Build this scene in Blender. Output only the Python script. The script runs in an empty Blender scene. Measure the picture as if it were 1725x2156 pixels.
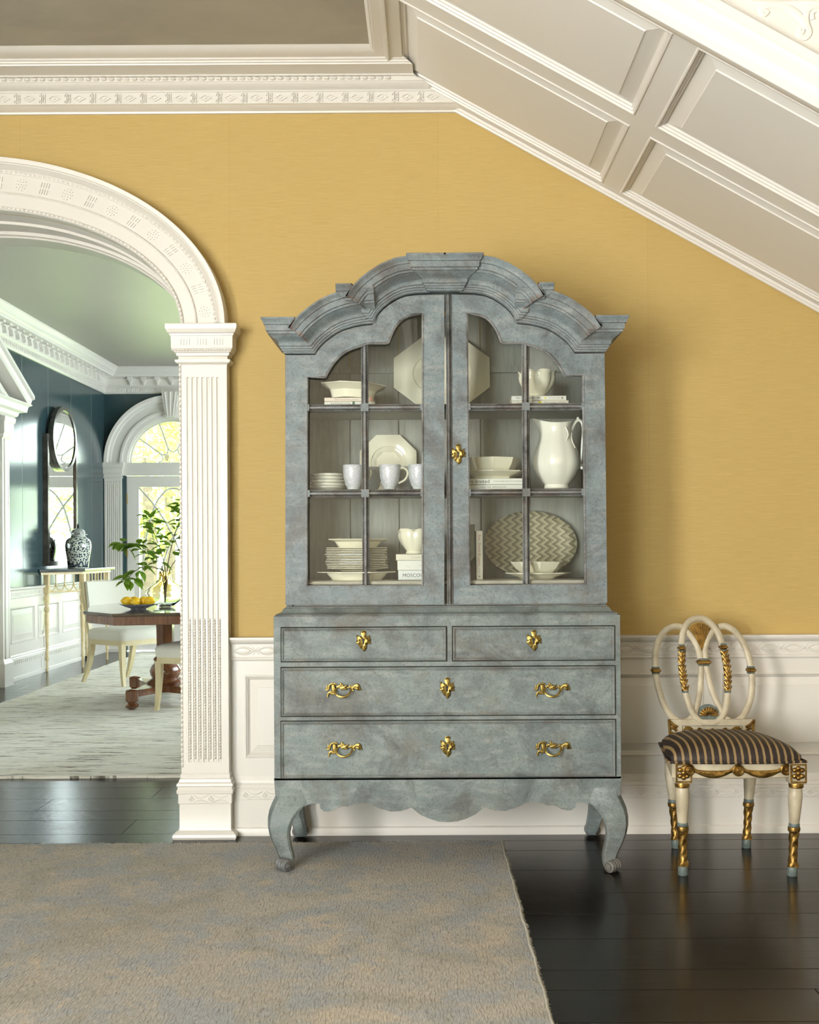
import bpy, bmesh, math, random
from mathutils import Vector, Matrix
from mathutils.geometry import tessellate_polygon

SC = bpy.context.scene
COL = SC.collection
PI = math.pi
rnd = random.Random(7)

# ------------------------------------------------------------------ camera
FOC, VX, VY, EYE, CAMY, ROLL = 2400.0, 905.0, 1153.0, 1.19, -4.76, 0.0055
cd = bpy.data.cameras.new('camera')
cam = bpy.data.objects.new('camera', cd); COL.objects.link(cam)
cd.sensor_fit = 'HORIZONTAL'; cd.sensor_width = 36.0
cd.lens = 36.0 * FOC / 1725.0
cd.shift_x = -(VX - 862.5) / 1725.0
cd.shift_y = (VY - 1078.0) / 1725.0
cd.clip_start = 0.05; cd.clip_end = 200
cam.matrix_world = Matrix.Translation((0, CAMY, EYE)) @ Matrix.Rotation(PI / 2, 4, 'X') @ Matrix.Rotation(-ROLL, 4, 'Z')
SC.camera = cam

# ------------------------------------------------------------------ world, sun, window light, exposure
w = bpy.data.worlds.new('sky'); SC.world = w; w.use_nodes = True
nt = w.node_tree; nt.nodes.clear()
wo = nt.nodes.new('ShaderNodeOutputWorld'); bg = nt.nodes.new('ShaderNodeBackground')
bg.inputs[0].default_value = (0.86, 0.94, 1.0, 1); bg.inputs[1].default_value = 16.0
nt.links.new(bg.outputs[0], wo.inputs[0])

def lamp(name, kind, loc, target, energy, color, **kw):
    l = bpy.data.lights.new(name, kind); l.energy = energy; l.color = color
    for k, v in kw.items(): setattr(l, k, v)
    o = bpy.data.objects.new(name, l); COL.objects.link(o)
    o.location = loc
    o.rotation_euler = (Vector(target) - Vector(loc)).to_track_quat('-Z', 'Y').to_euler()
    return o
lamp('sun_offscreen', 'SUN', (6, 20, 12), (0, 8, 0), 15.0, (1.0, 0.95, 0.82), angle=0.02)
# daylight of the hall's window on its left wall and of the one in its rear wall
lamp('hall_side_window_offscreen', 'AREA', (-3.56, -6.05, 1.42), (0, -6.05, 1.42), 540, (1.0, 0.965, 0.92), shape='RECTANGLE', size=1.3, size_y=2.5)
lamp('hall_rear_window_offscreen', 'AREA', (-2.45, -7.66, 1.45), (-2.45, 0, 1.45), 80, (1.0, 0.96, 0.90), shape='RECTANGLE', size=1.45, size_y=2.5)
SC.view_settings.view_transform = 'Standard'
SC.view_settings.look = 'None'
SC.view_settings.gamma = 1.0
SC.view_settings.use_curve_mapping = False
SC.view_settings.exposure = -0.10
SC.cycles.caustics_reflective = False

# ------------------------------------------------------------------ measuring and mesh helpers
def W(px, py, D):
    """photo measurement -> (x, z) on a plane D metres in front of the eye"""
    dx, dy = px - VX, py - VY
    return (dx - ROLL * dy) * D / FOC, EYE - (dy + ROLL * dx) * D / FOC
def YD(D): return CAMY + D

class B:
    def __init__(s): s.v = []; s.f = []
    def ring(s, pts):
        i = len(s.v); s.v += [tuple(p) for p in pts]; return list(range(i, i + len(pts)))
    def loft(s, rings, closed=True, cap0=True, cap1=True, wrap=False):
        R = [s.ring(r) for r in rings]; n = len(R[0])
        m = len(R)
        for k in range(m if wrap else m - 1):
            a, b = R[k], R[(k + 1) % m]
            for i in range(n if closed else n - 1):
                j = (i + 1) % n
                s.f.append((a[i], a[j], b[j], b[i]))
        if not wrap and closed:
            if cap0: s.f.append(tuple(reversed(R[0])))
            if cap1: s.f.append(tuple(R[-1]))
        return s
    def box(s, x0, x1, y0, y1, z0, z1, b=0.0):
        if b <= 0:
            return s.loft([[(x0, y0, z), (x1, y0, z), (x1, y1, z), (x0, y1, z)] for z in (z0, z1)])
        rs = []
        for z, e in ((z0, b), (z0 + b, 0), (z1 - b, 0), (z1, b)):
            rs.append(s.rr(x0 + e, x1 - e, y0 + e, y1 - e, z, max(b - e * .5, b * .5)))
        return s.loft(rs)
    @staticmethod
    def rr(x0, x1, y0, y1, z, b):
        return [(x0 + b, y0, z), (x1 - b, y0, z), (x1, y0 + b, z), (x1, y1 - b, z), (x1 - b, y1, z), (x0 + b, y1, z), (x0, y1 - b, z), (x0, y0 + b, z)]
    def rects(s, L):
        return s.loft([[(x0, y0, z), (x1, y0, z), (x1, y1, z), (x0, y1, z)] for z, x0, x1, y0, y1 in L])
    def prism(s, loops, f, d0, d1):
        """outer loop and holes (2-D) between depths d0 and d1; f(u,v,d) -> xyz"""
        tris = tessellate_polygon([[Vector((u, v, 0)) for u, v in l] for l in loops])
        flat = [p for l in loops for p in l]
        a = s.ring([f(u, v, d0) for u, v in flat]); b = s.ring([f(u, v, d1) for u, v in flat])
        for t in tris:
            s.f.append(tuple(a[i] for i in t)); s.f.append(tuple(b[i] for i in reversed(t)))
        k = 0
        for l in loops:
            n = len(l)
            for i in range(n):
                j = (i + 1) % n
                s.f.append((a[k + i], a[k + j], b[k + j], b[k + i]))
            k += n
        return s
    def lathe(s, prof, n=24, c=(0, 0, 0), M=None, arc=1.0, sx=1, sy=1):
        rings = []
        for r, z in prof:
            ring = []
            for i in range(n):
                a = 2 * PI * i / n
                p = Vector((max(r, 1e-5) * math.cos(a) * sx, max(r, 1e-5) * math.sin(a) * sy, z))
                if M is not None: p = M @ p
                ring.append((p.x + c[0], p.y + c[1], p.z + c[2]))
            rings.append(ring)
        return s.loft(rings)
    def tube(s, pts, r, n=8, closed=False, flat=None, twist=None, cap=True):
        pts = [Vector(p) for p in pts]; m = len(pts)
        if not hasattr(r, '__len__'): r = [r] * m
        rings = []; N = None
        for i in range(m):
            if closed: t = pts[(i + 1) % m] - pts[i - 1]
            else: t = pts[min(i + 1, m - 1)] - pts[max(i - 1, 0)]
            if t.length < 1e-9: t = Vector((0, 0, 1))
            t.normalize()
            if N is None:
                N = t.orthogonal()
                if flat is not None:
                    fl = Vector(flat); N = fl - t * fl.dot(t)
                    N = N if N.length > 1e-6 else t.orthogonal()
            elif flat is not None:
                fl = Vector(flat); N2 = fl - t * fl.dot(t); N = N2 if N2.length > 1e-6 else N
            N = N - t * N.dot(t); N.normalize()
            bi = t.cross(N)
            ring = []
            for k in range(n):
                a = 2 * PI * k / n + (twist * i if twist else 0)
                kk = (1.0 if not twist else (1.0 if k % 2 else .72))
                ra = r[i] * kk
                fa = s.fl if hasattr(s, 'fl') else 1.0
                ring.append(pts[i] + N * (math.cos(a) * ra * fa) + bi * (math.sin(a) * ra))
            rings.append(ring)
        return s.loft(rings, wrap=closed, cap0=cap, cap1=cap)
    def nest(s, o, u, v, n, wd, ht, steps, cap=True):
        """nested rectangles (inset, height) -> stepped / raised panel"""
        o, u, v, n = Vector(o), Vector(u), Vector(v), Vector(n)
        rings = []
        for ins, h in steps:
            rings.append([o + u * ins + v * ins + n * h, o + u * (wd - ins) + v * ins + n * h,
                          o + u * (wd - ins) + v * (ht - ins) + n * h, o + u * ins + v * (ht - ins) + n * h])
        return s.loft(rings, cap0=False, cap1=cap)
    def run(s, prof, a, b, out, up):
        """closed profile (o,u) extruded straight from a to b"""
        a, b, out, up = Vector(a), Vector(b), Vector(out), Vector(up)
        return s.loft([[p + out * o + up * q for o, q in prof] for p in (a, b)])
    def ball(s, c, r, n=10, m=6):
        rx, ry, rz = (r, r, r) if not hasattr(r, '__len__') else r
        rings = []
        for j in range(m + 1):
            t = PI * j / m - PI / 2; q = max(math.cos(t), 0.02)
            rings.append([(c[0] + rx * q * math.cos(2 * PI * i / n), c[1] + ry * q * math.sin(2 * PI * i / n), c[2] + rz * math.sin(t)) for i in range(n)])
        return s.loft(rings)
    def build(s, name, mat, parent=None, smooth=35, local=False, origin=None):
        off = Vector((0, 0, 0))
        if not local:
            if parent is not None:
                p = parent
                while p is not None: off += p.location; p = p.parent
            elif origin is not None: off = Vector(origin)
            loc = Vector((0, 0, 0)) if parent is not None else off
        else: loc = Vector((0, 0, 0))
        me = bpy.data.meshes.new(name)
        bm = bmesh.new()
        vs = [bm.verts.new(Vector(p) - off) for p in s.v]
        for f in s.f:
            g = []
            for i in f:
                if not g or i != g[-1]: g.append(i)
            try: bm.faces.new([vs[i] for i in g])
            except ValueError: pass
        bmesh.ops.recalc_face_normals(bm, faces=bm.faces)
        bm.to_mesh(me); bm.free()
        me.materials.append(mat)
        if smooth:
            me.shade_smooth(); me.set_sharp_from_angle(angle=math.radians(smooth))
        ob = bpy.data.objects.new(name, me); COL.objects.link(ob)
        ob.parent = parent; ob.location = loc
        return ob

def mid(a, b, t): return a + (b - a) * t
def tag(o, label=None, cat=None, group=None, kind=None):
    if label: o['label'] = label
    if cat: o['category'] = cat
    if group: o['group'] = group
    if kind: o['kind'] = kind
    return o
def thing(name, loc, label, cat, group=None, rz=0.0):
    o = bpy.data.objects.new(name, None); COL.objects.link(o)
    o.location = loc; o.rotation_euler = (0, 0, rz); o.empty_display_size = .1
    return tag(o, label, cat, group)
def struct(o, label, cat): return tag(o, label, cat, kind='structure')
def copy_of(o, name, parent, loc, rot=None, scale=None):
    c = bpy.data.objects.new(name, o.data); COL.objects.link(c)
    c.parent = parent; c.location = loc
    if rot: c.rotation_euler = rot
    if scale: c.scale = scale
    return c
def spline(pts, k=6, closed=False):
    """Catmull-Rom through points"""
    P = [Vector(p) for p in pts]; n = len(P); out = []
    for i in range(n if closed else n - 1):
        g = (lambda j: P[j % n]) if closed else (lambda j: P[min(max(j, 0), n - 1)])
        a, b, c, d = g(i - 1), g(i), g(i + 1), g(i + 2)
        for q in range(k):
            t = q / k
            out.append(.5 * ((2 * b) + (c - a) * t + (2 * a - 5 * b + 4 * c - d) * t * t + (3 * b - 3 * c + d - a) * t ** 3))
    if not closed: out.append(P[-1])
    return out

# ------------------------------------------------------------------ materials
class NT:
    def __init__(s, name):
        s.m = bpy.data.materials.new(name); s.m.use_nodes = True; s.t = s.m.node_tree
        s.b = s.t.nodes['Principled BSDF']; s.out = s.t.nodes['Material Output']
        s.tc = s.t.nodes.new('ShaderNodeTexCoord')
    def n(s, t, **kw):
        nd = s.t.nodes.new('ShaderNode' + t)
        for k, v in kw.items(): setattr(nd, k, v)
        return nd
    def l(s, a, b): s.t.links.new(a, b)
    def co(s, scale=(1, 1, 1), loc=(0, 0, 0), src='Object', rot=(0, 0, 0)):
        m = s.n('Mapping'); m.inputs['Scale'].default_value = scale; m.inputs['Location'].default_value = loc
        m.inputs['Rotation'].default_value = rot
        s.l(s.tc.outputs[src], m.inputs[0]); return m.outputs[0]
    def noise(s, vec, scale, detail=4, rough=.55, dist=0):
        x = s.n('TexNoise'); s.l(vec, x.inputs['Vector']); x.inputs['Scale'].default_value = scale
        x.inputs['Detail'].default_value = detail; x.inputs['Roughness'].default_value = rough; x.inputs['Distortion'].default_value = dist
        return x.outputs[0]
    def ramp(s, fac, stops):
        r = s.n('ValToRGB'); e = r.color_ramp.elements
        while len(e) < len(stops): e.new(.5)
        for i, (p, c) in enumerate(stops):
            e[i].position = p
            e[i].color = (c, c, c, 1) if not hasattr(c, '__len__') else (*c, 1)
        s.l(fac, r.inputs[0]); return r.outputs[0]
    def mix(s, fac, a, b, mode='MIX'):
        x = s.n('Mix', data_type='RGBA', blend_type=mode)
        for v, i in ((fac, 0), (a, 6), (b, 7)):
            if hasattr(v, 'is_output'): s.l(v, x.inputs[i])
            elif i == 0: x.inputs[0].default_value = v
            else: x.inputs[i].default_value = (*v, 1)
        return x.outputs[2]
    def math(s, op, a, b=0.0):
        x = s.n('Math', operation=op)
        for v, i in ((a, 0), (b, 1)):
            if hasattr(v, 'is_output'): s.l(v, x.inputs[i])
            else: x.inputs[i].default_value = v
        return x.outputs[0]
    def sep(s, vec):
        x = s.n('SeparateXYZ'); s.l(vec, x.inputs[0]); return x.outputs
    def color(s, c):
        if hasattr(c, 'is_output'): s.l(c, s.b.inputs['Base Color'])
        else: s.b.inputs['Base Color'].default_value = (*c, 1)
        return s
    def set(s, rough=None, metal=None, coat=None, spec=None, trans=None, ior=None):
        for k, v in (('Roughness', rough), ('Metallic', metal), ('Coat Weight', coat), ('Specular IOR Level', spec), ('Transmission Weight', trans), ('IOR', ior)):
            if v is None: continue
            if hasattr(v, 'is_output'): s.l(v, s.b.inputs[k])
            else: s.b.inputs[k].default_value = v
        return s
    def bump(s, h, strength=.3, dist=.002):
        x = s.n('Bump'); x.inputs['Strength'].default_value = strength; x.inputs['Distance'].default_value = dist
        s.l(h, x.inputs['Height']); s.l(x.outputs[0], s.b.inputs['Normal']); return s

def simple(name, c, rough=.5, metal=0, c2=None, scale=8, bump=0, stretch=(1, 1, 1), coat=None, bscale=None, bdist=.001):
    t = NT(name); v = t.co(stretch)
    if c2:
        t.color(t.mix(t.ramp(t.noise(v, scale), [(.3, 0), (.7, 1)]), c, c2))
    else: t.color(c)
    t.set(rough, metal, coat)
    if bump: t.bump(t.noise(v, bscale or scale * 6), bump, bdist)
    return t.m

M = {}
def mk_materials():
    M['trim'] = simple('trim_paint', (.765, .735, .68), .32, c2=(.74, .71, .655), scale=2.5, bump=.04, bscale=60)
    M['trim_cool'] = simple('dining_trim_paint', (.765, .735, .68), .30, c2=(.74, .71, .655), scale=2, bump=.03)
    M['soffit'] = simple('stair_paint', (.765, .735, .68), .34, c2=(.74, .71, .655), scale=1.2, bump=.03, bscale=80)
    # grasscloth wallpaper
    t = NT('grasscloth'); v = t.co(); x, y, z = t.sep(v)
    fine = t.noise(t.co((3.2, 1, 210)), 3.2, 6, .75)
    mid_ = t.noise(t.co((.5, 1, 26)), 3.0, 5, .65)
    big = t.noise(v, 1.1, 3)
    base = t.mix(t.ramp(fine, [(.28, 0), (.72, 1)]), (.41, .270, .070), (.66, .485, .190))
    base = t.mix(t.ramp(mid_, [(.35, 0), (.7, .55)]), base, (.51, .350, .11))
    base = t.mix(t.ramp(big, [(.3, 0), (.75, .35)]), base, (.56, .405, .145))
    wn = t.n('TexWhiteNoise', noise_dimensions='1D')
    t.l(t.math('FLOOR', t.math('MULTIPLY', t.math('ADD', x, .83), 1 / .873)), wn.inputs['W'])
    base = t.mix(t.math('MULTIPLY', wn.outputs[0], .22), base, (.46, .315, .10))
    fr = t.math('FRACT', t.math('MULTIPLY', t.math('ADD', x, .83), 1 / .873))
    seam = t.math('LESS_THAN', fr, .0022)
    base = t.mix(t.math('MULTIPLY', seam, .35), base, (.42, .26, .07))
    knots = t.ramp(t.noise(t.co((14, 1, 60)), 4.0, 2), [(.70, 0), (.76, 1)])
    base = t.mix(t.math('MULTIPLY', knots, .35), base, (.42, .25, .06))
    t.color(base).set(.68).bump(fine, .25, .0015); M['wallpaper'] = t.m
    # grey plaster ceiling
    t = NT('plaster_grey'); v = t.co((1, 1.6, 1))
    t.color(t.mix(t.ramp(t.noise(v, 2.2, 8, .6, .6), [(.3, 0), (.7, 1)]), (.37, .345, .285), (.46, .425, .35))).set(.55).bump(t.noise(v, 5, 8, .6, 1.0), .18, .006); M['ceiling'] = t.m
    M['wall_plain'] = simple('plain_wall', (.66, .58, .44), .7)
    M['dining_ceiling'] = simple('dining_ceiling_paint', (.43, .405, .355), .42, c2=(.46, .43, .38), scale=1.1)
    # dark stained boards
    t = NT('dark_floor'); v = t.co((.9, 9, 9)); g = t.noise(v, 6, 8, .62, .4)
    oi = t.n('ObjectInfo')
    c = t.mix(t.ramp(g, [(.3, 0), (.75, 1)]), (.0040, .0030, .0025), (.0105, .0080, .0064))
    c = t.mix(t.math('MULTIPLY', oi.outputs['Random'], .45), c, (.011, .0085, .0068))
    t.color(c).set(t.ramp(g, [(.2, .17), (.8, .27)]), spec=.36).bump(t.noise(t.co((1.2, 22, 22)), 8, 6), .10, .0012); M['floor'] = t.m
    # distressed blue-grey paint
    def paint(name, a, b, dark, k):
        t = NT(name); v = t.co()
        n1 = t.noise(v, 8, 10, .68, .3); n2 = t.noise(t.co((1.2, 2, 4.5)), 9, 9, .70); n3 = t.noise(v, 4.2, 8, .66, .5)
        sp = t.noise(v, 130, 5, .78); sp2 = t.noise(t.co((2.2, 2, 1)), 52, 7, .8)
        c = t.mix(t.ramp(n1, [(.33, 0), (.66, 1)]), a, b)
        c = t.mix(t.ramp(n2, [(.48, 0), (.72, .8)]), c, (.31, .335, .315))
        c = t.mix(t.ramp(n3, [(.50, 0), (.68, .70 * k)]), c, (.120, .100, .075))
        c = t.mix(t.ramp(t.noise(v, 6.5, 10, .72, .6), [(.48, 0), (.66, .80 * k)]), c, dark)
        c = t.mix(t.ramp(sp, [(.51, 0), (.68, .62 * k)]), c, (.055, .05, .045))
        c = t.mix(t.ramp(sp2, [(.68, 0), (.76, .5 * k)]), c, (.05, .047, .045))
        scr = t.noise(t.co((9, 9, 1.2), rot=(0, .6, 0)), 16, 3, .6)
        c = t.mix(t.ramp(scr, [(.70, 0), (.76, .35)]), c, (.50, .53, .50))
        red = t.math('MULTIPLY', t.ramp(t.noise(t.co((1, 1, 3), loc=(3, 1, 2)), 9, 7, .75), [(.70, 0), (.75, 1)]), .5)
        c = t.mix(red, c, (.20, .07, .035))
        bv = t.n('Bevel', samples=6); bv.inputs['Radius'].default_value = .0035
        ge = t.n('NewGeometry'); dt = t.n('VectorMath', operation='DOT_PRODUCT')
        t.l(bv.outputs[0], dt.inputs[0]); t.l(ge.outputs['Normal'], dt.inputs[1])
        wear = t.math('MULTIPLY', t.ramp(dt.outputs['Value'], [(.86, 1), (.985, 0)]), t.ramp(t.noise(v, 26, 6, .7), [(.40, 0), (.56, .8)]))
        c = t.mix(wear, c, t.mix(t.ramp(t.noise(v, 11, 3), [(.4, 0), (.6, 1)]), (.055, .045, .036), (.19, .085, .045)))
        t.color(c).set(t.ramp(n1, [(.3, .42), (.7, .62)])).bump(t.noise(v, 38, 8, .7), .28, .0016)
        return t.m
    M['paint'] = paint('distressed_paint', (.140, .176, .180), (.215, .258, .252), (.070, .080, .080), 1.0)
    M['paint_door'] = paint('distressed_paint_door', (.138, .176, .192), (.215, .260, .275), (.085, .092, .094), 1.05)
    M['bar'] = paint('glazing_bar_paint', (.14, .15, .155), (.24, .25, .25), (.05, .05, .05), 1.35)
    t = NT('cabinet_interior'); g = t.noise(t.co((9, 9, .8)), 8, 6, .6)
    c = t.mix(t.ramp(g, [(.3, 0), (.7, 1)]), (.32, .325, .295), (.44, .44, .40))
    c = t.mix(t.ramp(t.noise(t.co(), 4, 6), [(.55, 0), (.75, .5)]), c, (.20, .195, .175))
    t.color(c).set(.6).bump(g, .2, .001); M['inside'] = t.m
    M['shelf_edge'] = simple('shelf_edge_paint', (.60, .57, .50), .45, c2=(.42, .38, .32), scale=14, bump=.2)
    # thin clear glass
    def pane(name, tint, gl):
        t = NT(name); t.t.nodes.remove(t.b)
        tr = t.n('BsdfTransparent'); tr.inputs[0].default_value = (*tint, 1)
        g = t.n('BsdfGlossy'); g.inputs['Roughness'].default_value = .015; g.inputs[0].default_value = (gl, gl, gl, 1)
        fr = t.n('Fresnel'); fr.inputs[0].default_value = 1.35
        mx = t.n('MixShader'); t.l(fr.outputs[0], mx.inputs[0]); t.l(tr.outputs[0], mx.inputs[1]); t.l(g.outputs[0], mx.inputs[2])
        t.l(mx.outputs[0], t.out.inputs[0]); return t.m
    M['glass'] = pane('cabinet_glass', (.97, .985, .97), 1.0)
    M['window_glass'] = pane('window_glass', (.97, .99, .98), 1.0)
    M['brass'] = simple('gilt_brass', (.42, .315, .10), .34, 1.0, c2=(.20, .14, .038), scale=60, bump=.5, bscale=240, bdist=.002)
    M['gold'] = simple('gold_leaf', (.44, .275, .075), .36, .92, c2=(.15, .08, .02), scale=42, bump=.5, bscale=150, bdist=.003)
    M['black'] = simple('keyhole_dark', (.014, .012, .011), .6)  # near-black colour gives the raised keyhole plug the darkness of a hole
    M['cream'] = simple('cream_ware', (.90, .865, .72), .12, c2=(.88, .84, .69), scale=5, coat=.4)
    M['ivory'] = simple('ivory_ware', (.91, .89, .81), .10, c2=(.89, .87, .79), scale=4, coat=.4)
    def speckle(name, a, b):
        t = NT(name); v = t.co()
        f = t.ramp(t.noise(v, 260, 4, .7), [(.48, 0), (.60, 1)])
        t.color(t.mix(f, a, b)).set(.16, coat=.3); return t.m
    M['mug'] = speckle('speckled_glaze', (.47, .50, .54), (.68, .70, .72))
    M['mug_in'] = simple('cream_handle_glaze', (.72, .70, .58), .2)
    M['paper'] = simple('page_paper', (.70, .62, .47), .8, c2=(.62, .54, .40), scale=30, stretch=(1, 1, 30))
    for k, c in (('bk_white', (.80, .79, .75)), ('bk_cream', (.74, .70, .60)), ('bk_pink', (.78, .66, .58)), ('bk_pale', (.70, .72, .72)), ('bk_ivory', (.76, .73, .62)), ('bk_teal', (.33, .38, .37)), ('bk_dark', (.045, .05, .05)), ('bk_lemon', (.76, .72, .64))):
        M[k] = simple(k.replace('bk', 'cover'), c, .38, bump=.05, scale=30)
    for k, c in (('ink', (.02, .02, .02)), ('ink_grey', (.32, .31, .28)), ('ink_red', (.40, .035, .02)), ('ink_pale', (.62, .62, .58)), ('ink_gold', (.44, .38, .22)), ('ink_yellow', (.70, .62, .03)), ('ink_green', (.03, .12, .06)), ('ink_coral', (.72, .36, .26))):
        M[k] = simple(k.replace('ink', 'print'), c, .5)
    # zig-zag platter
    t = NT('chevron_glaze'); v = t.co(); x, y, z = t.sep(v)
    tri = t.math('PINGPONG', t.math('ADD', z, 3.0), .0165)
    ph = t.math('ADD', x, t.math('MULTIPLY', tri, -1.45))
    ph = t.math('FRACT', t.math('MULTIPLY', t.math('ADD', ph, 4.0), 1 / .033))
    c = t.ramp(ph, [(0, (.06, .055, .04)), (.07, (.25, .225, .155)), (.12, (.25, .225, .155)), (.45, (.36, .325, .23)), (.52, (.55, .50, .36)), (.80, (.46, .415, .295)), (.93, (.25, .225, .155)), (.97, (.06, .055, .04))])
    r = c.node; r.color_ramp.interpolation = 'LINEAR'
    t.color(t.mix(t.ramp(t.noise(v, 150, 3), [(.4, 0), (.7, .3)]), c, (.20, .18, .12))).set(.12, coat=.5); M['chevron'] = t.m
    # hall rug
    t = NT('hall_rug'); v = t.co()
    vd = t.n('VectorMath', operation='ADD'); nz = t.n('TexNoise'); nz.inputs['Scale'].default_value = 3.0; nz.inputs['Detail'].default_value = 4
    t.l(v, nz.inputs['Vector'])
    sc_ = t.n('VectorMath', operation='SCALE'); sc_.inputs['Scale'].default_value = .26
    t.l(nz.outputs[1], sc_.inputs[0]); t.l(v, vd.inputs[0]); t.l(sc_.outputs[0], vd.inputs[1]); dv = vd.outputs[0]
    vo = t.n('TexVoronoi'); vo.inputs['Scale'].default_value = 2.3; t.l(dv, vo.inputs['Vector'])
    vo2 = t.n('TexVoronoi'); vo2.inputs['Scale'].default_value = 6.5; t.l(dv, vo2.inputs['Vector'])
    grain = t.noise(t.co((150, 26, 1)), 1.6, 4, .7)
    c = t.mix(t.ramp(t.noise(v, 1.3, 5), [(.35, 0), (.65, 1)]), (.47, .45, .40), (.58, .54, .465))
    c = t.mix(t.ramp(vo.outputs['Distance'], [(.10, 0), (.16, .62), (.26, .62), (.32, 0)]), c, (.64, .56, .455))
    c = t.mix(t.ramp(vo.outputs['Distance'], [(.34, 0), (.46, .55), (.60, 0)]), c, (.38, .37, .31))
    blue = t.ramp(t.noise(dv, 5.2, 6, .65), [(.46, 0), (.58, 1)])
    c = t.mix(t.math('MULTIPLY', blue, .68), c, (.40, .45, .50))
    c = t.mix(t.ramp(vo2.outputs['Distance'], [(.07, .75), (.16, 0)]), c, (.34, .39, .45))
    c = t.mix(t.ramp(t.noise(dv, 7.5, 5, .6), [(.58, 0), (.68, .6)]), c, (.65, .56, .42))
    c = t.mix(t.ramp(grain, [(.38, .50), (.60, 0)]), c, (.20, .19, .165))
    c = t.mix(t.ramp(grain, [(.55, 0), (.75, .35)]), c, (.72, .69, .61))
    x, y, z = t.sep(v)
    wob = t.math('MULTIPLY', t.noise(t.co((6, 2.2, 1)), 5.0, 4), .045)
    rdg = t.math('PINGPONG', t.math('ADD', t.math('ADD', x, wob), 5.0), .0055)
    line = t.math('MULTIPLY', t.ramp(t.math('MULTIPLY', rdg, 180.0), [(.0, 1), (.42, 0)]), t.ramp(t.noise(t.co((30, 9, 1)), 2.0, 4), [(.40, 0), (.62, 1)]))
    c = t.mix(t.math('MULTIPLY', line, .5), c, (.17, .145, .13))
    c = t.mix(1.0, c, (1.03, 1.03, 1.04), 'MULTIPLY')
    hgt = t.math('ADD', grain, t.math('MULTIPLY', line, -.8))
    t.color(c).set(.95, spec=.1).bump(hgt, .5, .003); M['rug'] = t.m
    M['rug_edge'] = simple('rug_fringe', (.36, .345, .295), .95, c2=(.47, .455, .39), scale=120)
    # dining rug: pale wool with broken dark slubs
    t = NT('dining_rug'); g = t.noise(t.co((3.5, 34, 1)), 1.0, 8, .72); g2 = t.noise(t.co((7, 60, 1), loc=(5, 2, 0)), 1.0, 6, .7)
    c = t.mix(t.ramp(t.noise(t.co((1, 4, 1)), 1.5, 5), [(.35, 0), (.65, 1)]), (.78, .76, .68), (.66, .64, .53))
    c = t.mix(t.ramp(g, [(.545, 0), (.60, .95)]), c, (.12, .105, .08))
    c = t.mix(t.ramp(g2, [(.56, 0), (.66, .7)]), c, (.36, .345, .26))
    t.color(c).set(.95, spec=.1).bump(g2, .6, .006); M['rug2'] = t.m
    # lacquered teal boards
    t = NT('teal_lacquer'); t.color(t.mix(t.ramp(t.noise(t.co(), 1.3, 4), [(.35, 0), (.65, 1)]), (.030, .060, .070), (.042, .080, .090))).set(.165, spec=.6); M['teal'] = t.m
    M['inlay'] = simple('pale_inlay', (.52, .55, .46), .4)
    M['mirror'] = simple('mirror_glass', (.90, .93, .92), .02, 1.0)
    M['mirror_frame'] = simple('mirror_frame_metal', (.085, .075, .065), .25, .7, c2=(.18, .17, .16), scale=12)
    # blue and white jar
    t = NT('jar_glaze'); v = t.co((1, 1, 1)); x, y, z = t.sep(v)
    vo = t.n('TexVoronoi'); vo.inputs['Scale'].default_value = 58; t.l(v, vo.inputs['Vector'])
    spots = t.ramp(vo.outputs['Distance'], [(.42, 1), (.50, 0)])
    band = t.math('MULTIPLY', t.math('GREATER_THAN', z, .075), t.math('LESS_THAN', z, .285))
    c = t.mix(t.math('MULTIPLY', spots, band), (.62, .66, .58), (.018, .028, .055))
    low = t.math('MULTIPLY', t.math('GREATER_THAN', z, .012), t.math('LESS_THAN', z, .072))
    wv = t.n('TexVoronoi', feature='DISTANCE_TO_EDGE'); wv.inputs['Scale'].default_value = 26; t.l(t.co((1, 1, .6)), wv.inputs['Vector'])
    c = t.mix(t.math('MULTIPLY', low, t.ramp(wv.outputs['Distance'], [(.10, 1), (.2, .1)])), c, (.018, .028, .055))
    up = t.math('MULTIPLY', t.math('GREATER_THAN', z, .285), t.math('LESS_THAN', z, .325))
    c = t.mix(t.math('MULTIPLY', up, t.ramp(t.noise(v, 34, 2), [(.5, 0), (.54, 1)])), c, (.03, .05, .075))
    t.color(c).set(.08, coat=.5); M['jar'] = t.m
    M['jar_lid'] = simple('jar_lid_glaze', (.62, .66, .58), .1, c2=(.025, .035, .06), scale=22)
    M['jar_dark'] = simple('jar_knob_glaze', (.02, .022, .03), .15)
    M['slate'] = simple('console_stone', (.055, .060, .062), .22, c2=(.11, .12, .12), scale=7)
    M['gilt_cream'] = simple('antique_cream_gilt', (.62, .47, .22), .42, c2=(.72, .61, .38), scale=20)
    M['linen'] = simple('linen_cloth', (.60, .585, .50), .9, c2=(.53, .52, .44), scale=160, bump=.3, bscale=420)
    M['chair_wood'] = simple('pale_painted_wood', (.56, .49, .30), .42, c2=(.50, .42, .23), scale=14)
    t = NT('walnut'); g = t.noise(t.co((9, 9, .9)), 5, 7, .6, .5)
    t.color(t.mix(t.ramp(g, [(.3, 0), (.7, 1)]), (.085, .032, .013), (.19, .078, .032))).set(.25, coat=.4); M['walnut'] = t.m
    t = NT('dark_table_top'); g = t.noise(t.co((1, 5, 1)), 5, 7, .6, .5)
    t.color(t.mix(t.ramp(g, [(.3, 0), (.7, 1)]), (.045, .030, .018), (.105, .068, .038))).set(.10, coat=.6); M['table_top'] = t.m
    M['lemon'] = simple('lemon_rind', (.86, .55, .012), .38, c2=(.80, .47, .01), scale=24, bump=.35, bscale=260)
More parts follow.
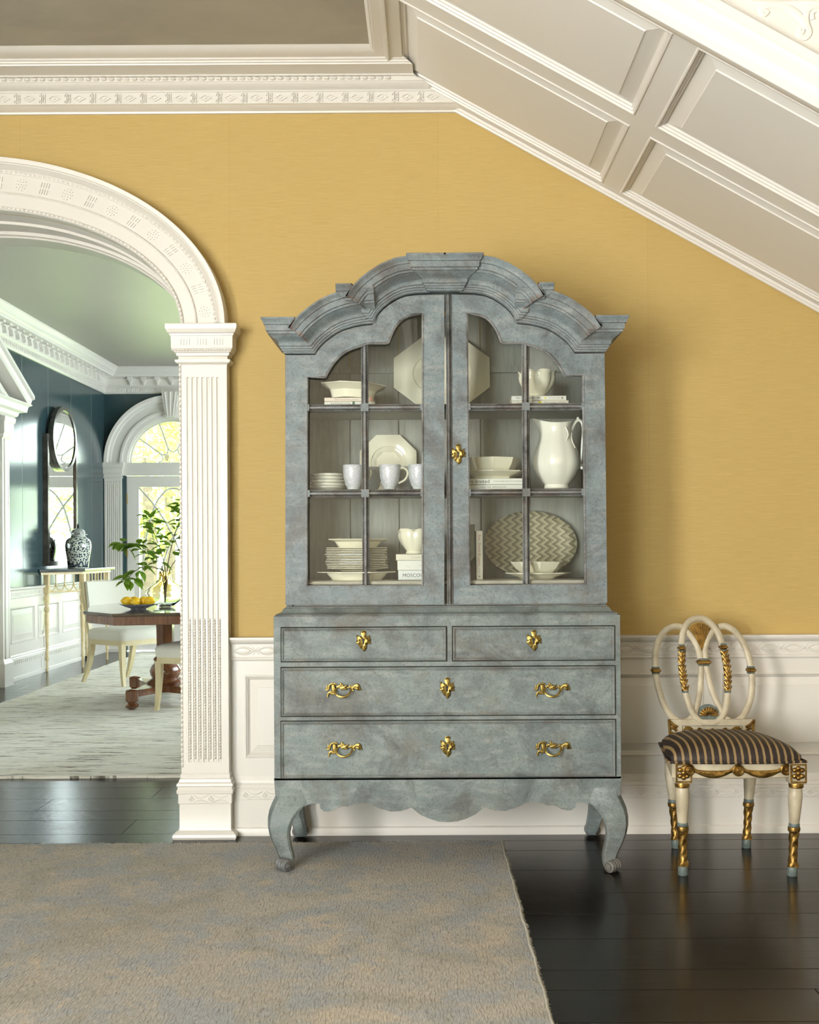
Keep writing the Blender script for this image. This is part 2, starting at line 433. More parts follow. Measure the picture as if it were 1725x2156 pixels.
    M['bowl_blue'] = simple('blue_white_china', (.035, .05, .13), .15, c2=(.62, .64, .66), scale=70)
    t = NT('amber_glass'); z = t.sep(t.co())[2]
    c = t.ramp(t.math('MULTIPLY', z, 3.4), [(.12, (.95, .97, .95)), (.38, (.98, .96, .84)), (.60, (.98, .90, .58)), (.95, (.96, .80, .34))])
    t.color(c).set(.03, trans=1.0, ior=1.25); M['amber'] = t.m
    def leafy(name, a, b, tr):
        t = NT(name); oi = t.n('ObjectInfo')
        geo = t.noise(t.co(), 1.7, 3)
        c = t.mix(t.ramp(geo, [(.3, 0), (.7, 1)]), a, b)
        t.color(c).set(.5)
        tl = t.n('BsdfTranslucent'); t.l(c, tl.inputs[0])
        mx = t.n('MixShader'); mx.inputs[0].default_value = tr
        t.l(t.b.outputs[0], mx.inputs[1]); t.l(tl.outputs[0], mx.inputs[2]); t.l(mx.outputs[0], t.out.inputs[0]); return t.m
    M['leaf'] = leafy('branch_leaf', (.10, .22, .012), (.22, .36, .03), .5)
    M['tree_leaf'] = leafy('tree_foliage', (.22, .36, .05), (.46, .54, .11), .5)
    M['bark'] = simple('bark', (.13, .095, .06), .85, c2=(.07, .05, .035), scale=20, bump=.5)
    M['lawn'] = simple('lawn_grass', (.24, .36, .08), .9, c2=(.34, .44, .12), scale=6)
    # chair
    M['chair_cream'] = simple('aged_cream_paint', (.60, .535, .39), .45, c2=(.36, .305, .21), scale=12, bump=.2)
    M['chair_blue'] = simple('grey_blue_band', (.095, .125, .12), .5, c2=(.15, .185, .17), scale=60)
    t = NT('striped_cloth'); v = t.co(); x, y, z = t.sep(v)
    fr = t.math('FRACT', t.math('MULTIPLY', t.math('ADD', x, 3.0), 1 / .0262))
    st = t.ramp(fr, [(0, (.022, .014, .012)), (.62, (.022, .014, .012)), (.65, (.25, .165, .07)), (.72, (.34, .23, .10)), (.78, (.16, .10, .05)), (.84, (.34, .23, .10)), (.93, (.25, .16, .07)), (.985, (.022, .014, .012))])
    weave = t.noise(t.co((300, 300, 300)), 3, 2)
    t.color(st).set(.62).bump(weave, .15, .0006); M['stripe'] = t.m
    M['castor'] = simple('castor_black', (.01, .01, .01), .4)
    M['steel'] = simple('chrome_hinge', (.62, .45, .18), .3, 1.0)
    M['white_plastic'] = simple('white_wall_plate', (.78, .76, .70), .4)
mk_materials()
# ================================================================== HALL: shell
XL, XR, YB, HC, HTOP = -3.5, 3.4, -7.6, 3.166, 5.4
ARC_X, ARC_A, ARC_B, SPRING = -1.9, 0.874, 0.489, 2.11
PIL_P = 0.07
def FX(u, v, d): return (u, d, v)

sub = struct(B().box(XL, XR, YB, 0.0, -.06, -.013).build('floor', M['floor']), 'near-black stained board floor of the entrance hall', 'floor')
dsub = struct(B().box(-3.8, 1.5, 0.0, 8.54, -.06, -.013).build('floor', M['floor']), 'dark board floor of the dining room beyond the arch', 'floor')
def plank_row(par, y0, y1, x0, x1, r):
    x = x0 - r.uniform(0, 1.6)
    while x < x1:
        e = x + r.uniform(1.7, 2.9)
        a, b = max(x, x0), min(e, x1)
        if b - a > .05:
            cx, cy = (a + b) / 2, (y0 + y1) / 2; g = .0007
            p = B().rects([(-.012, a + g, b - g, y0 + g, y1 - g), (-.0012, a + g, b - g, y0 + g, y1 - g), (0, a + g + .0012, b - g - .0012, y0 + g + .0012, y1 - g - .0012)])
            o = p.build('plank', M['floor'], par, smooth=0)
        x = e
ys = [0, -.14, -.29, -.565, -.84, -1.07, -1.30, -1.555, -1.70]
while ys[-1] > YB + .1: ys.append(max(ys[-1] - rnd.choice((.18, .21, .25)), YB))
r5 = random.Random(5)
for a, b in zip(ys[:-1], ys[1:]): plank_row(sub, b, a, XL, XR, r5)
y = 0.0
while y < 8.5:
    e = min(y + r5.choice((.18, .21, .25)), 8.54); plank_row(dsub, y, e, -3.8, 1.5, r5); y = e

# front wall with the elliptical arch opening
loop = [(XL, 0), (ARC_X - ARC_A, 0), (ARC_X - ARC_A, SPRING)]
loop += [(ARC_X - ARC_A * math.cos(PI * i / 48), SPRING + ARC_B * math.sin(PI * i / 48)) for i in range(1, 48)]
loop += [(ARC_X + ARC_A, SPRING), (ARC_X + ARC_A, 0), (XR, 0), (XR, HTOP), (XL, HTOP)]
struct(B().prism([loop], FX, 0.0, .40).build('wall_front', M['wallpaper'], smooth=0), 'yellow grasscloth wall behind the blue-grey cabinet', 'wall')
def wallbox(name, loops, f, d0, d1, mat, label): return struct(B().prism(loops, f, d0, d1).build(name, mat, smooth=0), label, 'wall')
wallbox('wall_left', [[(YB, 0), (0, 0), (0, HTOP), (YB, HTOP)], [(-6.75, .1), (-6.75, 2.75), (-5.35, 2.75), (-5.35, .1)]], lambda u, v, d: (d, u, v), XL - .2, XL, M['wall_plain'], 'side wall of the hall with the tall window')
wallbox('wall_right', [[(YB, 0), (0, 0), (0, HTOP), (YB, HTOP)]], lambda u, v, d: (d, u, v), XR, XR + .15, M['wall_plain'], 'side wall of the hall beyond the stairs')
wallbox('wall_back', [[(XL, 0), (XR, 0), (XR, HTOP), (XL, HTOP)], [(-3.25, .1), (-3.25, 2.8), (-1.65, 2.8), (-1.65, .1)]], FX, YB - .2, YB, M['wall_plain'], 'rear wall of the hall with the wide window')
def frame_window(name, x0, x1, z0, z1, f, d0, d1, label):
    b = B().prism([[(x0, z0), (x1, z0), (x1, z1), (x0, z1)], [(x0 + .06, z0 + .06), (x0 + .06, z1 - .06), (x1 - .06, z1 - .06), (x1 - .06, z0 + .06)]], f, d0, d1)
    o = struct(b.build(name, M['trim'], smooth=0), label, 'window')
    m_ = (d0 + d1) / 2 + (.03 if d0 > 0 else -.03)
    B().prism([[(x0 + .05, z0 + .05), (x1 - .05, z0 + .05), (x1 - .05, z1 - .05), (x0 + .05, z1 - .05)]], f, m_, m_ + .003).build('pane', M['window_glass'], o, smooth=0)
    return o
frame_window('window_1', -6.8, -5.3, .05, 2.8, lambda u, v, d: (d, u, v), XL - .12, XL + .02, 'tall window frame in the side wall of the hall')
frame_window('window_2', -3.3, -1.6, .05, 2.85, FX, YB - .12, YB + .02, 'wide window frame in the rear wall of the hall')
struct(B().box(XL, -.222, YB, -.02, HC, HC + .12).build('ceiling', M['ceiling'], smooth=0), 'grey mottled plaster ceiling of the hall', 'ceiling')
struct(B().box(-.30, XR, YB, 0, HTOP, HTOP + .1).build('ceiling', M['trim'], smooth=0), 'high ceiling over the stairwell', 'ceiling')
struct(B().box(-.30, -.215, YB, -.02, HC + .12, HTOP).build('wall_stairwell', M['wall_plain'], smooth=0), 'upper wall beside the stairwell', 'wall')

# ---------------------------------------------------------------- cornice over the front wall
SL = .5576; TH = math.atan(SL); CT, ST = math.cos(TH), math.sin(TH)
def xcut(z): return .159 - (z - 3.004) / SL
CP = [(0, 3.004), (.012, 3.004), (.014, 3.011), (.028, 3.015), (.044, 3.023), (.050, 3.027), (.055, 3.027), (.055, 3.074), (.061, 3.074), (.064, 3.079), (.076, 3.083), (.090, 3.092), (.096, 3.101), (.100, 3.101), (.100, 3.103), (.100, 3.118), (.112, 3.119), (.112, 3.124),
      (.203, 3.125), (.205, 3.130), (.212, 3.131), (.215, 3.137), (.222, 3.138), (.226, 3.144), (.236, 3.145), (.256, 3.147), (.276, 3.154), (.287, 3.163), (.292, 3.165), (.292, 3.2), (0, 3.2)]
corn = struct(B().loft([[(XL, -p, z) for p, z in CP], [(min(xcut(z), .159), -p, z) for p, z in CP]]).build('trim_1', M['trim']), 'white carved cornice running above the yellow wall', 'cornice')
bead0 = None; x = -.16
while x > -2.6:
    if bead0 is None:
        bead0 = B().ball((0, 0, 0), (.0128, .0085, .0068), 8, 5).build('bead', M['trim'], corn, local=True); bead0.location = (x, -.1025, 3.1105)
    else: copy_of(bead0, 'bead', corn, (x, -.1025, 3.1105))
    x -= .0314
def rhomb(b, cx, cz, w, h, y, t, k=.62):
    P = lambda s, yy: [(cx - w * s, yy, cz), (cx, yy, cz - h * s), (cx + w * s, yy, cz), (cx, yy, cz + h * s)]
    return b.loft([P(1, y), P(1, y - t), P(k + .12, y - t), P(k, y - t * .1), P(k - .25, y - t * .1), P(k - .32, y - t * .9), P(.02, y - t)], cap0=False)
d0 = rhomb(B(), 0, 0, .027, .015, 0, .0052)
dz = 3.0505; dp = -.055; x = .02; dia = dash = None
while x > -2.75:
    if dia is None:
        dia = d0.build('carved_diamond', M['trim'], corn, local=True, smooth=0); dia.location = (x, dp, dz)
        q = B()
        for k, (dx, zz, hh) in enumerate([(-.012, .012, .004), (-.012, -.012, .004), (-.005, .0, .011), (-.005, .018, .003), (-.005, -.018, .003), (.002, .0, .007), (.002, .013, .003), (.002, -.013, .003), (.010, .012, .006), (.010, -.012, .006), (.010, 0, .003)]):
            q.box(dx - .0019, dx + .0019, -.006, 0, zz - hh, zz + hh)
        dash = q.build('carved_dash', M['trim'], corn, local=True, smooth=0); dash.location = (x - .048, dp, dz)
    else:
        copy_of(dia, 'carved_diamond', corn, (x, dp, dz)); copy_of(dash, 'carved_dash', corn, (x - .048, dp, dz))
    x -= .104
# moulded border between the ceiling and the stair soffit
SP = [(-.226, 3.2), (-.226, 3.163), (-.220, 3.157), (-.214, 3.152), (-.208, 3.152), (-.206, 3.147), (-.168, 3.145), (-.166, 3.139), (-.160, 3.139), (-.158, 3.132), (-.151, 3.132), (-.149, 3.140), (-.128, 3.142), (-.10, 3.142), (-.10, 3.2)]
struct(B().loft([[(x, y, z) for x, z in SP] for y in (-.20, YB)]).build('trim_2', M['trim']), 'white moulding bordering the grey ceiling beside the stairs', 'moulding')

# ---------------------------------------------------------------- staircase seen from below
stair = thing('staircase', (-.13, 0, 0), 'white staircase with panelled sloping underside and carved string', 'staircase')
O = Vector((-.13, 0, 3.1651)); U = Vector((CT, 0, -ST)); V = Vector((0, -1, 0)); N = Vector((-ST, 0, -CT))
def SF(u, v, d): return tuple(O + U * u + V * v + N * d)
panels = [(u0, u1, v0, v1) for u0, u1 in ((.025, .977), (1.056, 2.10), (2.18, 3.20)) for v0, v1 in ((.062, .70), (.795, 1.43))]
loops = [[(-.11, 0), (4.0, 0), (4.0, 1.49), (-.11, 1.49)]] + [[(a, c), (a, d), (b, d), (b, c)] for a, b, c, d in panels]
B().prism(loops, SF, 0, -.06).build('soffit_frame', M['soffit'], stair, smooth=0)
for a, b, c, d in panels:
    B().nest(SF(a, c, 0), U, V, N, b - a, d - c, [(0, 0), (.004, .004), (.009, .004), (.011, -.003), (.017, -.004), (.019, -.010), (.026, -.012), (.028, -.019), (.080, -.006), (.0825, -.002)]).build('soffit_panel', M['soffit'], stair, smooth=15)
B().prism([[(-.05, -.01), (4.0, -.01), (4.0, 1.5), (-.05, 1.5)]], SF, -.06, -.09).build('soffit_back', M['soffit'], stair, smooth=0)
P_ = [(0.0, .001), (0.0, .018), (.008, .022), (.014, .020), (.016, .014), (.022, .012), (.024, .001)]
B().loft([[SF(u, v, n) for v, n in P_] for u in (.23, 4.0)]).build('wall_bead', M['trim'], stair)
P_ = [(1.455, .0), (1.458, .010), (1.468, .014), (1.472, .024), (1.490, .028), (1.510, .040), (1.535, .042), (1.548, .030), (1.556, .024), (1.562, .006), (1.580, -.006), (1.592, -.016), (1.596, -.026), (1.604, -.030), (1.606, -.052), (1.562, -.056), (1.562, -.13), (1.455, -.13)]
B().loft([[SF(u, v, n) for v, n in P_] for u in (-.03, 4.0)]).build('string_moulding', M['trim'], stair)
nose0 = None; br0 = None
for k in range(-3, 7):
    nx, nz = .915 + .305 * k, 2.722 - .17 * k
    zz = lambda xx: 3.004 - SL * (xx - .159) + .05
    B().prism([[(nx - .02, zz(nx - .02)), (nx + .30, zz(nx + .30)), (nx + .30, nz + .0), (nx - .02, nz + .0)]], FX, -1.52, -1.56).build('string_panel', M['trim'], stair, smooth=0)
    if nose0 is None:
        nose0 = B().loft([[(-.022 + e, -1.585 + e, z), (.34, -1.585 + e, z), (.34, 0, z), (-.022 + e, 0, z)] for z, e in ((-.050, .030), (-.040, .026), (-.034, .014), (-.026, .012), (-.022, .004), (-.012, 0), (-.004, .0), (0, .006))]).build('tread', M['trim'], stair, local=True)
        nose0.location = (nx + .13, 0, nz + .034)
        s_ = 3.2 / 2400 / 3.286
        C_ = lambda x, y: ((x - 1285) * s_, -1.561, -(y - 30) * s_)
        q = B(); q.fl = .7
        q.tube(spline([C_(*p) for p in ((1385, 108), (1362, 132), (1343, 112), (1352, 84), (1400, 70), (1500, 76), (1590, 128), (1650, 205), (1672, 262), (1640, 296), (1604, 274), (1616, 244), (1640, 250))], 6), .0105, 8, flat=(0, 1, 0))
        q.tube(spline([C_(*p) for p in ((1655, 215), (1650, 150), (1672, 95), (1730, 72), (1800, 90), (1850, 140), (1862, 190), (1830, 215), (1808, 190))], 6), .0105, 8, flat=(0, 1, 0))
        q.tube(spline([C_(*p) for p in ((1700, 170), (1695, 125), (1730, 105), (1762, 130))], 6), .007, 8, flat=(0, 1, 0))
        br0 = q.build('scroll_bracket', M['trim'], stair, local=True); br0.location = (nx + .13, 0, nz)
    else:
        copy_of(nose0, 'tread', stair, (nx + .13, 0, nz + .034)); copy_of(br0, 'scroll_bracket', stair, (nx + .13, 0, nz))

# ---------------------------------------------------------------- dado, chair rail and baseboard of the front wall
def dado(name, x0, x1, ps, label):
    z0, z1 = .15, .735
    holes = [[(a, .318), (a, .664), (b, .664), (b, .318)] for a, b in ps]
    o = struct(B().prism([[(x0, z0), (x1, z0), (x1, z1), (x0, z1)]] + holes, FX, -.018, 0).build(name, M['trim'], smooth=0), label, 'panelling')
    for a, b in ps:
        B().nest((a, -.018, .318), (1, 0, 0), (0, 0, 1), (0, -1, 0), b - a, .346, [(0, 0), (.002, .004), (.006, .005), (.009, .001), (.013, -.001), (.016, -.007), (.019, -.009), (.021, -.013), (.052, -.004), (.0535, -.002)]).build('wainscot_panel', M['trim'], o, smooth=15)
    return o
RAIL = [(0, .722), (.018, .722), (.026, .724), (.030, .730), (.028, .736), (.022, .738), (.022, .741), (.026, .742), (.026, .788), (.030, .789), (.030, .793), (.036, .797), (.046, .804), (.050, .810), (.050, .813), (.054, .814), (.054, .822), (0, .822)]
BASE = [(0, .012), (.044, .012), (.044, .022), (.040, .030), (.032, .034), (.030, .036), (.030, .147), (.033, .149), (.033, .186), (.036, .187), (.036, .192), (.032, .196), (.034, .202), (.032, .208), (.026, .213), (.027, .220), (.025, .226), (.022, .234), (.018, .244), (0, .244)]
BASE = [(p, z - .012) if z < .03 else (p, z) for p, z in BASE]
lens0 = [None]; knot0 = [None]; dia2 = [None]; arc2 = [None]
def rail(name, x0, x1, label):
    o = struct(B().run([(p, z) for p, z in RAIL], (x0, 0, 0), (x1, 0, 0), (0, -1, 0), (0, 0, 1)).build(name, M['trim']), label, 'chair rail')
    x = x0 + .02; k = 0
    n = int((x1 - x0) / .0992)
    for k in range(n):
        cx = x0 + .06 + k * .0992
        if cx > 1.9: break
        if lens0[0] is None:
            q = B(); L = .040
            for s in (1, -1):
                pts = [(-L + 2 * L * i / 12, -.0005, s * .0165 * (1 - ((i - 6) / 6) ** 2)) for i in range(13)]
                q.tube(pts, .0032, 6)
            pts2 = [[(-L * .72 + 2 * L * .72 * i / 10, yy, s * e * .0120 * (1 - ((i - 5) / 5) ** 2)) for i in range(11)] for yy, e, s in ((0, 1, 1),)]
            ring = lambda e, yy: [(-L * .8 * e + 1.6 * L * e * i / 10, yy, .0125 * e * (1 - ((i - 5) / 5) ** 2)) for i in range(11)] + [(L * .8 * e - 1.6 * L * e * i / 10, yy, -.0125 * e * (1 - ((i - 5) / 5) ** 2)) for i in range(1, 10)]
            q.loft([ring(1, 0), ring(.90, -.0040), ring(.4, -.0056), ring(.02, -.0058)], cap0=False)
            lens0[0] = q.build('carved_lens', M['trim'], o, local=True); lens0[0].location = (cx, -.026, .765)
            q = rhomb(B(), 0, 0, .0062, .0062, 0, .005)
            for a in (.9, PI - .9, PI + .9, -.9):
                q.tube([(math.cos(a) * .008, -.0005, math.sin(a) * .008), (math.cos(a) * .019, -.0005, math.sin(a) * .019)], .0024, 5)
            knot0[0] = q.build('carved_knot', M['trim'], o, local=True); knot0[0].location = (cx + .0496, -.026, .765)
        else:
            copy_of(lens0[0], 'carved_lens', o, (cx, -.026, .765)); copy_of(knot0[0], 'carved_knot', o, (cx + .0496, -.026, .765))
    return o
def fret(o, xs, y, z):
    """diamond and swag carving of a base band"""
    for cx in xs:
        if dia2[0] is None:
            dia2[0] = rhomb(B(), 0, 0, .0120, .0130, 0, .0050).build('carved_diamond', M['trim'], o, local=True, smooth=0); dia2[0].location = (cx, y, z)
            q = B()
            for s in (1, -1):
                q.tube([(-.030 + .06 * i / 10, -.0005, s * (.0045 + .0115 * ((i - 5) / 5) ** 2)) for i in range(11)], .0028, 6)
            arc2[0] = q.build('carved_swag', M['trim'], o, local=True); arc2[0].location = (cx + .039, y, z)
        else:
            copy_of(dia2[0], 'carved_diamond', o, (cx, y, z)); copy_of(arc2[0], 'carved_swag', o, (cx + .039, y, z))
dado('trim_3', -.835, XR, [(-.774, .11), (.18, 1.137), (1.207, 2.16), (2.23, 3.2)], 'white raised-panel wainscot behind the cabinet and chair')
dado('trim_4', XL, -2.965, [(-3.42, -3.03)], 'white raised-panel wainscot at the far side of the arch')
rail('trim_5', -.835, XR, 'white carved chair rail below the yellow wall')
rail('trim_6', XL, -2.965, 'white carved chair rail at the far side of the arch')
bb = struct(B().run(BASE, (-.835, 0, 0), (XR, 0, 0), (0, -1, 0), (0, 0, 1)).build('baseboard_front', M['trim']), 'white baseboard with a carved diamond band behind the cabinet', 'baseboard')
fret(bb, [-.77 + .078 * i for i in range(34)], -.033, .167)
struct(B().run(BASE, (XL, 0, 0), (-2.965, 0, 0), (0, -1, 0), (0, 0, 1)).build('baseboard_left', M['trim']), 'white baseboard at the far side of the arch', 'baseboard')

# ---------------------------------------------------------------- arch with fluted pilasters
def rope(path, r, pitch, n=6):
    P = [Vector(p) for p in path]; out = [P[0]]; acc = 0; step = pitch / 5
    for a, b in zip(P[:-1], P[1:]):
        d = (b - a).length; t = step - acc
        while t <= d:
            out.append(a + (b - a) * (t / d)); t += step
        acc = d - (t - step)
    return B().tube(out, r, n, twist=2 * PI / 3 / 5)
def make_pilaster(name, mirror, label):
    sx = -1 if mirror else 1
    cx0 = 2 * ARC_X if mirror else 0
    X = lambda x: cx0 + sx * x
    a, b = -1.026, -.831
    def rc(L):
        return [(z, *sorted((X(a - e), X(b + e))), -PIL_P - e, .41 + e * .4) for z, e in L]
    zb, zt = .285, 1.945
    o = struct(B().rects(rc([(zb, 0), (.312, 0)])).build(name, M['trim'], smooth=0), label, 'pilaster')
    B().rects(rc([(0, .030), (.010, .033), (.020, .031), (.030, .020), (.034, .010), (.040, .008), (.142, .008), (.145, .012), (.183, .012), (.186, .017), (.198, .018), (.205, .014), (.212, .014), (.218, .018), (.226, .017), (.233, .010), (.243, .008), (.247, .004), (.262, .004), (.268, .0), (zb, 0)])).build('base', M['trim'], o, smooth=25)
    # fluted shaft: plan section with seven flutes, closing at both ends
    xs = [(-1.026 + .0265 + .0205 * i + .0085) for i in range(7)]; hw = .0062
    def section(z, k):
        pts = [(a, .0), (a, -PIL_P)]
        for c in xs:
            for j in range(7):
                t = PI * j / 6
                pts.append((c - hw * math.cos(t), -PIL_P + k * .0072 * math.sin(t)))
        pts += [(b, -PIL_P), (b, 0.0)]
        return [(X(x), y, z) for x, y in pts]
    sh = B().loft([section(z, k) for z, k in ((.312, 0), (.315, .5), (.322, 1), (1.888, 1), (1.894, .6), (1.897, 0), (1.946, 0))]).build('shaft', M['trim'], o, smooth=30)
    B().rects([(.285, *sorted((X(a), X(b))), -.001, .40), (1.946, *sorted((X(a), X(b))), -.001, .40)]).build('jamb', M['trim'], o, smooth=0)
    for c in xs:
        rope([(X(c), -PIL_P + .0015, .325), (X(c), -PIL_P + .0015, .905)], .0050, .012).build('rope_cord', M['trim'], sh)
    rope([(X(a + .003), -PIL_P - .001, .29), (X(a + .003), -PIL_P - .001, 1.95)], .0055, .020).build('rope_edge', M['trim'], o)
    q = B()
    z = .33
    while z < 1.93:
        for c in (a + .0205, b - .004):
            q.box(*sorted((X(c - .0022), X(c + .0022))), -PIL_P - .0015, -PIL_P + .001, z, z + .008)
        z += .014
    q.build('nicked_edge', M['trim'], o, smooth=0)
    cap = B().rects(rc([(1.946, 0), (1.950, .003), (1.955, .013), (1.963, .016), (1.967, .016), (1.968, .004), (1.980, .003), (1.984, .010), (1.994, .012), (1.996, .018), (2.008, .024), (2.012, .028), (2.062, .029), (2.063, .033), (2.070, .034), (2.074, .040), (2.086, .046), (2.092, .048), (2.108, .048), (2.110, .046)])).build('capital', M['trim'], o, smooth=25)
    q = B()
    for g in range(3):
        for i in range(4):
            c = a + .012 + g * .068 + i * .0115
            q.box(*sorted((X(c - .0018), X(c + .0018))), -PIL_P - .0315, -PIL_P - .028, 2.024, 2.050)
    q.build('carved_dash', M['trim'], cap, smooth=0)
    rope([(X(a - .026), -PIL_P - .024, 2.006), (X(b + .026), -PIL_P - .024, 2.006)], .0045, .012).build('rope_edge', M['trim'], cap)
    fret(o, [X(-.985), X(-.905)] if not mirror else [X(-.985) - .08, X(-.985)], -PIL_P - .012, .164)
    return o
make_pilaster('trim_7', False, 'white fluted pilaster between the arch and the cabinet')
make_pilaster('trim_8', True, 'white fluted pilaster at the far side of the arch')
AP = [(.0, .0), (.0, .052), (.004, .058), (.014, .058), (.016, .050), (.062, .050), (.064, .054), (.070, .054), (.072, .047), (.138, .047), (.140, .051), (.150, .054), (.153, .056), (.156, .064), (.166, .074), (.168, .080), (.172, .082), (.174, .088), (.190, .090), (.192, .084), (.192, .0)]
def EL(o, p, t): return (ARC_X + (ARC_A + o) * math.cos(t), -p, SPRING + (ARC_B + o * 1.10) * math.sin(t))
rings = [[EL(o, p, PI * i / 96) for o, p in AP] for i in range(97)]
arch = struct(B().loft(rings).build('trim_9', M['trim'], smooth=28), 'white carved elliptical archivolt on the fluted pilasters', 'arch')
rope([EL(.009, .058, PI * i / 200) for i in range(201)], .0058, .018).build('rope_edge', M['trim'], arch)
rope([EL(.067, .054, PI * i / 200) for i in range(201)], .0032, .009).build('rope_edge', M['trim'], arch)
rope([EL(.146, .054, PI * i / 200) for i in range(201)], .0060, .020).build('rope_edge', M['trim'], arch)
# reeds and rosettes of small raised pellets on the flat band
q = B()
def peg(o, t, do, dt):
    q.loft([[EL(o + do, .047, t + dt), EL(o - do, .047, t + dt), EL(o - do, .047, t - dt), EL(o + do, .047, t - dt)],
            [EL(o + do, .052, t + dt), EL(o - do, .052, t + dt), EL(o - do, .052, t - dt), EL(o + do, .052, t - dt)]])
ts = []; L = 0; last = None; tab = []
for i in range(1200):
    t = PI * i / 1200; p = Vector(EL(.105, 0, t))
    if last is not None: L += (p - last).length
    tab.append((L, t, )); last = p
def t_at(s):
    for l, t in tab:
        if l >= s: return t
    return PI
s = .06; k = 0
while s < L - .04:
    t = t_at(s); sp = (Vector(EL(.105, 0, t + .01)) - Vector(EL(.105, 0, t))).length / .01
    if k % 2:
        for j in range(4):
            for oo in (.092, .118): peg(oo, t + (j - 1.5) * .0105 / sp, .0095, .0013 / sp)
    else:
        for ring, m in ((0, 1), (.011, 6), (.021, 10)):
            for j in range(m):
                a_ = 2 * PI * j / m
                peg(.105 + ring * math.sin(a_), t + ring * math.cos(a_) / sp, .0016, .0016 / sp)
    s += .098; k += 1
tag(q.build('carved_pellets', M['trim'], arch, smooth=0), kind='stuff')
# lining of the arch soffit, through the thickness of the wall
LP = [(.002, -.0), (-.004, -.02), (-.004, -.10), (-.014, -.104), (-.014, -.118), (-.004, -.122), (-.004, -.26), (-.016, -.264), (-.020, -.275), (-.026, -.278), (-.026, -.40), (-.026, -.42), (.10, -.42), (.10, -.401), (.012, -.401)]
struct(B().loft([[EL(o, p, PI * i / 64) for o, p in LP] for i in range(65)]).build('trim_10', M['trim_cool'], smooth=28), 'pale moulded lining under the arch', 'arch lining')
# ================================================================== DINING ROOM beyond the arch
DX, DY, DR, DH = -3.8, 8.54, 1.5, 3.29
DCX = -3.0                                           # axis of the arched garden door
T_ = M['trim_cool']
hole = [(DCX - .54, 0), (DCX - .54, 2.19)] + [(DCX - .54 * math.cos(PI * i / 24), 2.19 + .54 * math.sin(PI * i / 24)) for i in range(1, 24)] + [(DCX + .54, 2.19), (DCX + .54, 0)]
outer = [(DX, 0)] + hole + [(-1.35, 0), (-1.35, 2.6), (-.25, 2.6), (-.25, 0), (DR, 0), (DR, DH), (DX, DH)]  # the plain opening right of the door is added to let in daylight
far = struct(B().prism([outer], FX, DY, DY + .25).build('wall_far', M['teal'], smooth=0), 'dark teal end wall of the dining room around the arched door', 'wall')
wallbox('wall_dining_left', [[(.4, 0), (DY + .25, 0), (DY + .25, DH), (.4, DH)]], lambda u, v, d: (d, u, v), DX - .15, DX, T_, 'side wall of the dining room behind the teal boards')
wallbox('wall_dining_right', [[(.4, 0), (DY + .25, 0), (DY + .25, DH), (.4, DH)], [(2.8, .75), (2.8, 2.75), (7.0, 2.75), (7.0, .75)]], lambda u, v, d: (d, u, v), DR, DR + .15, T_, 'window side wall of the dining room')
frame_window('window_3', 2.75, 7.05, .7, 2.8, lambda u, v, d: (d, u, v), DR - .02, DR + .1, 'long window frame in the dining room side wall')
struct(B().box(DX - .15, DR + .15, .40, DY + .25, DH, DH + .12).build('ceiling', M['dining_ceiling'], smooth=0), 'grey-green ceiling of the dining room', 'ceiling')
# teal boards with pale strips between them, as part of the left wall
lw = bpy.data.objects['wall_dining_left']
yb = [.42, .74, 1.47, 2.20, 2.93, 3.66, 4.39, 5.12, 5.85, 6.58, 7.30, 8.03, DY]
for a, b in zip(yb[:-1], yb[1:]):
    B().rects([(.80, DX, DX + .012, a + .004, b - .004), (3.02, DX, DX + .012, a + .004, b - .004)]).build('wall_board', M['teal'], lw, smooth=0)
    B().box(DX, DX + .0105, b - .004, b + .004, .82, 3.02).build('inlay_strip', M['inlay'], lw, smooth=0)
# dado of the left wall
LF = lambda u, v, d: (DX + d, u, v)
dps = [(.55, 1.6), (1.7, 2.75), (5.50, 6.13), (6.22, 6.84), (6.95, 7.57), (7.68, 8.44)]
o = struct(B().prism([[(.42, .0), (DY, .0), (DY, .80), (.42, .80)]] + [[(a, .335), (a, .667), (b, .667), (b, .335)] for a, b in dps], LF, 0, .022).build('trim_11', T_, smooth=0), 'pale raised-panel wainscot below the teal boards', 'panelling')
for a, b in dps:
    B().nest((DX + .022, a, .335), (0, 1, 0), (0, 0, 1), (1, 0, 0), b - a, .332, [(0, 0), (.003, .006), (.010, .006), (.016, -.004), (.022, -.010), (.026, -.014), (.07, -.004), (.072, -.002)]).build('wainscot_panel', T_, o, smooth=15)
rl = [(p, z + .022) for p, z in RAIL]
o = struct(B().run(rl, (DX, .42, 0), (DX, DY, 0), (1, 0, 0), (0, 0, 1)).build('trim_12', T_), 'pale chair rail along the teal boards', 'chair rail')
dn0 = None
for i in range(76):
    yy = 4.6 + i * .052
    if dn0 is None:
        dn0 = B().box(0, .004, -.016, .016, -.016, .016).build('carved_block', T_, o, local=True, smooth=0); dn0.location = (DX + .026, yy, .787)
    else: copy_of(dn0, 'carved_block', o, (DX + .026, yy, .787))
o = struct(B().run(BASE, (DX, .42, 0), (DX, DY, 0), (1, 0, 0), (0, 0, 1)).build('baseboard_dining_left', T_), 'pale tall baseboard under the dining wainscot', 'baseboard')
for i in range(76): copy_of(dn0, 'carved_block', o, (DX + .033, 4.6 + i * .052, .167), scale=(1, .7, 1))
struct(B().run(BASE, (DCX + .80, DY, 0), (DR, DY, 0), (0, -1, 0), (0, 0, 1)).build('baseboard_far', T_), 'pale baseboard on the end wall beside the arched door', 'baseboard')
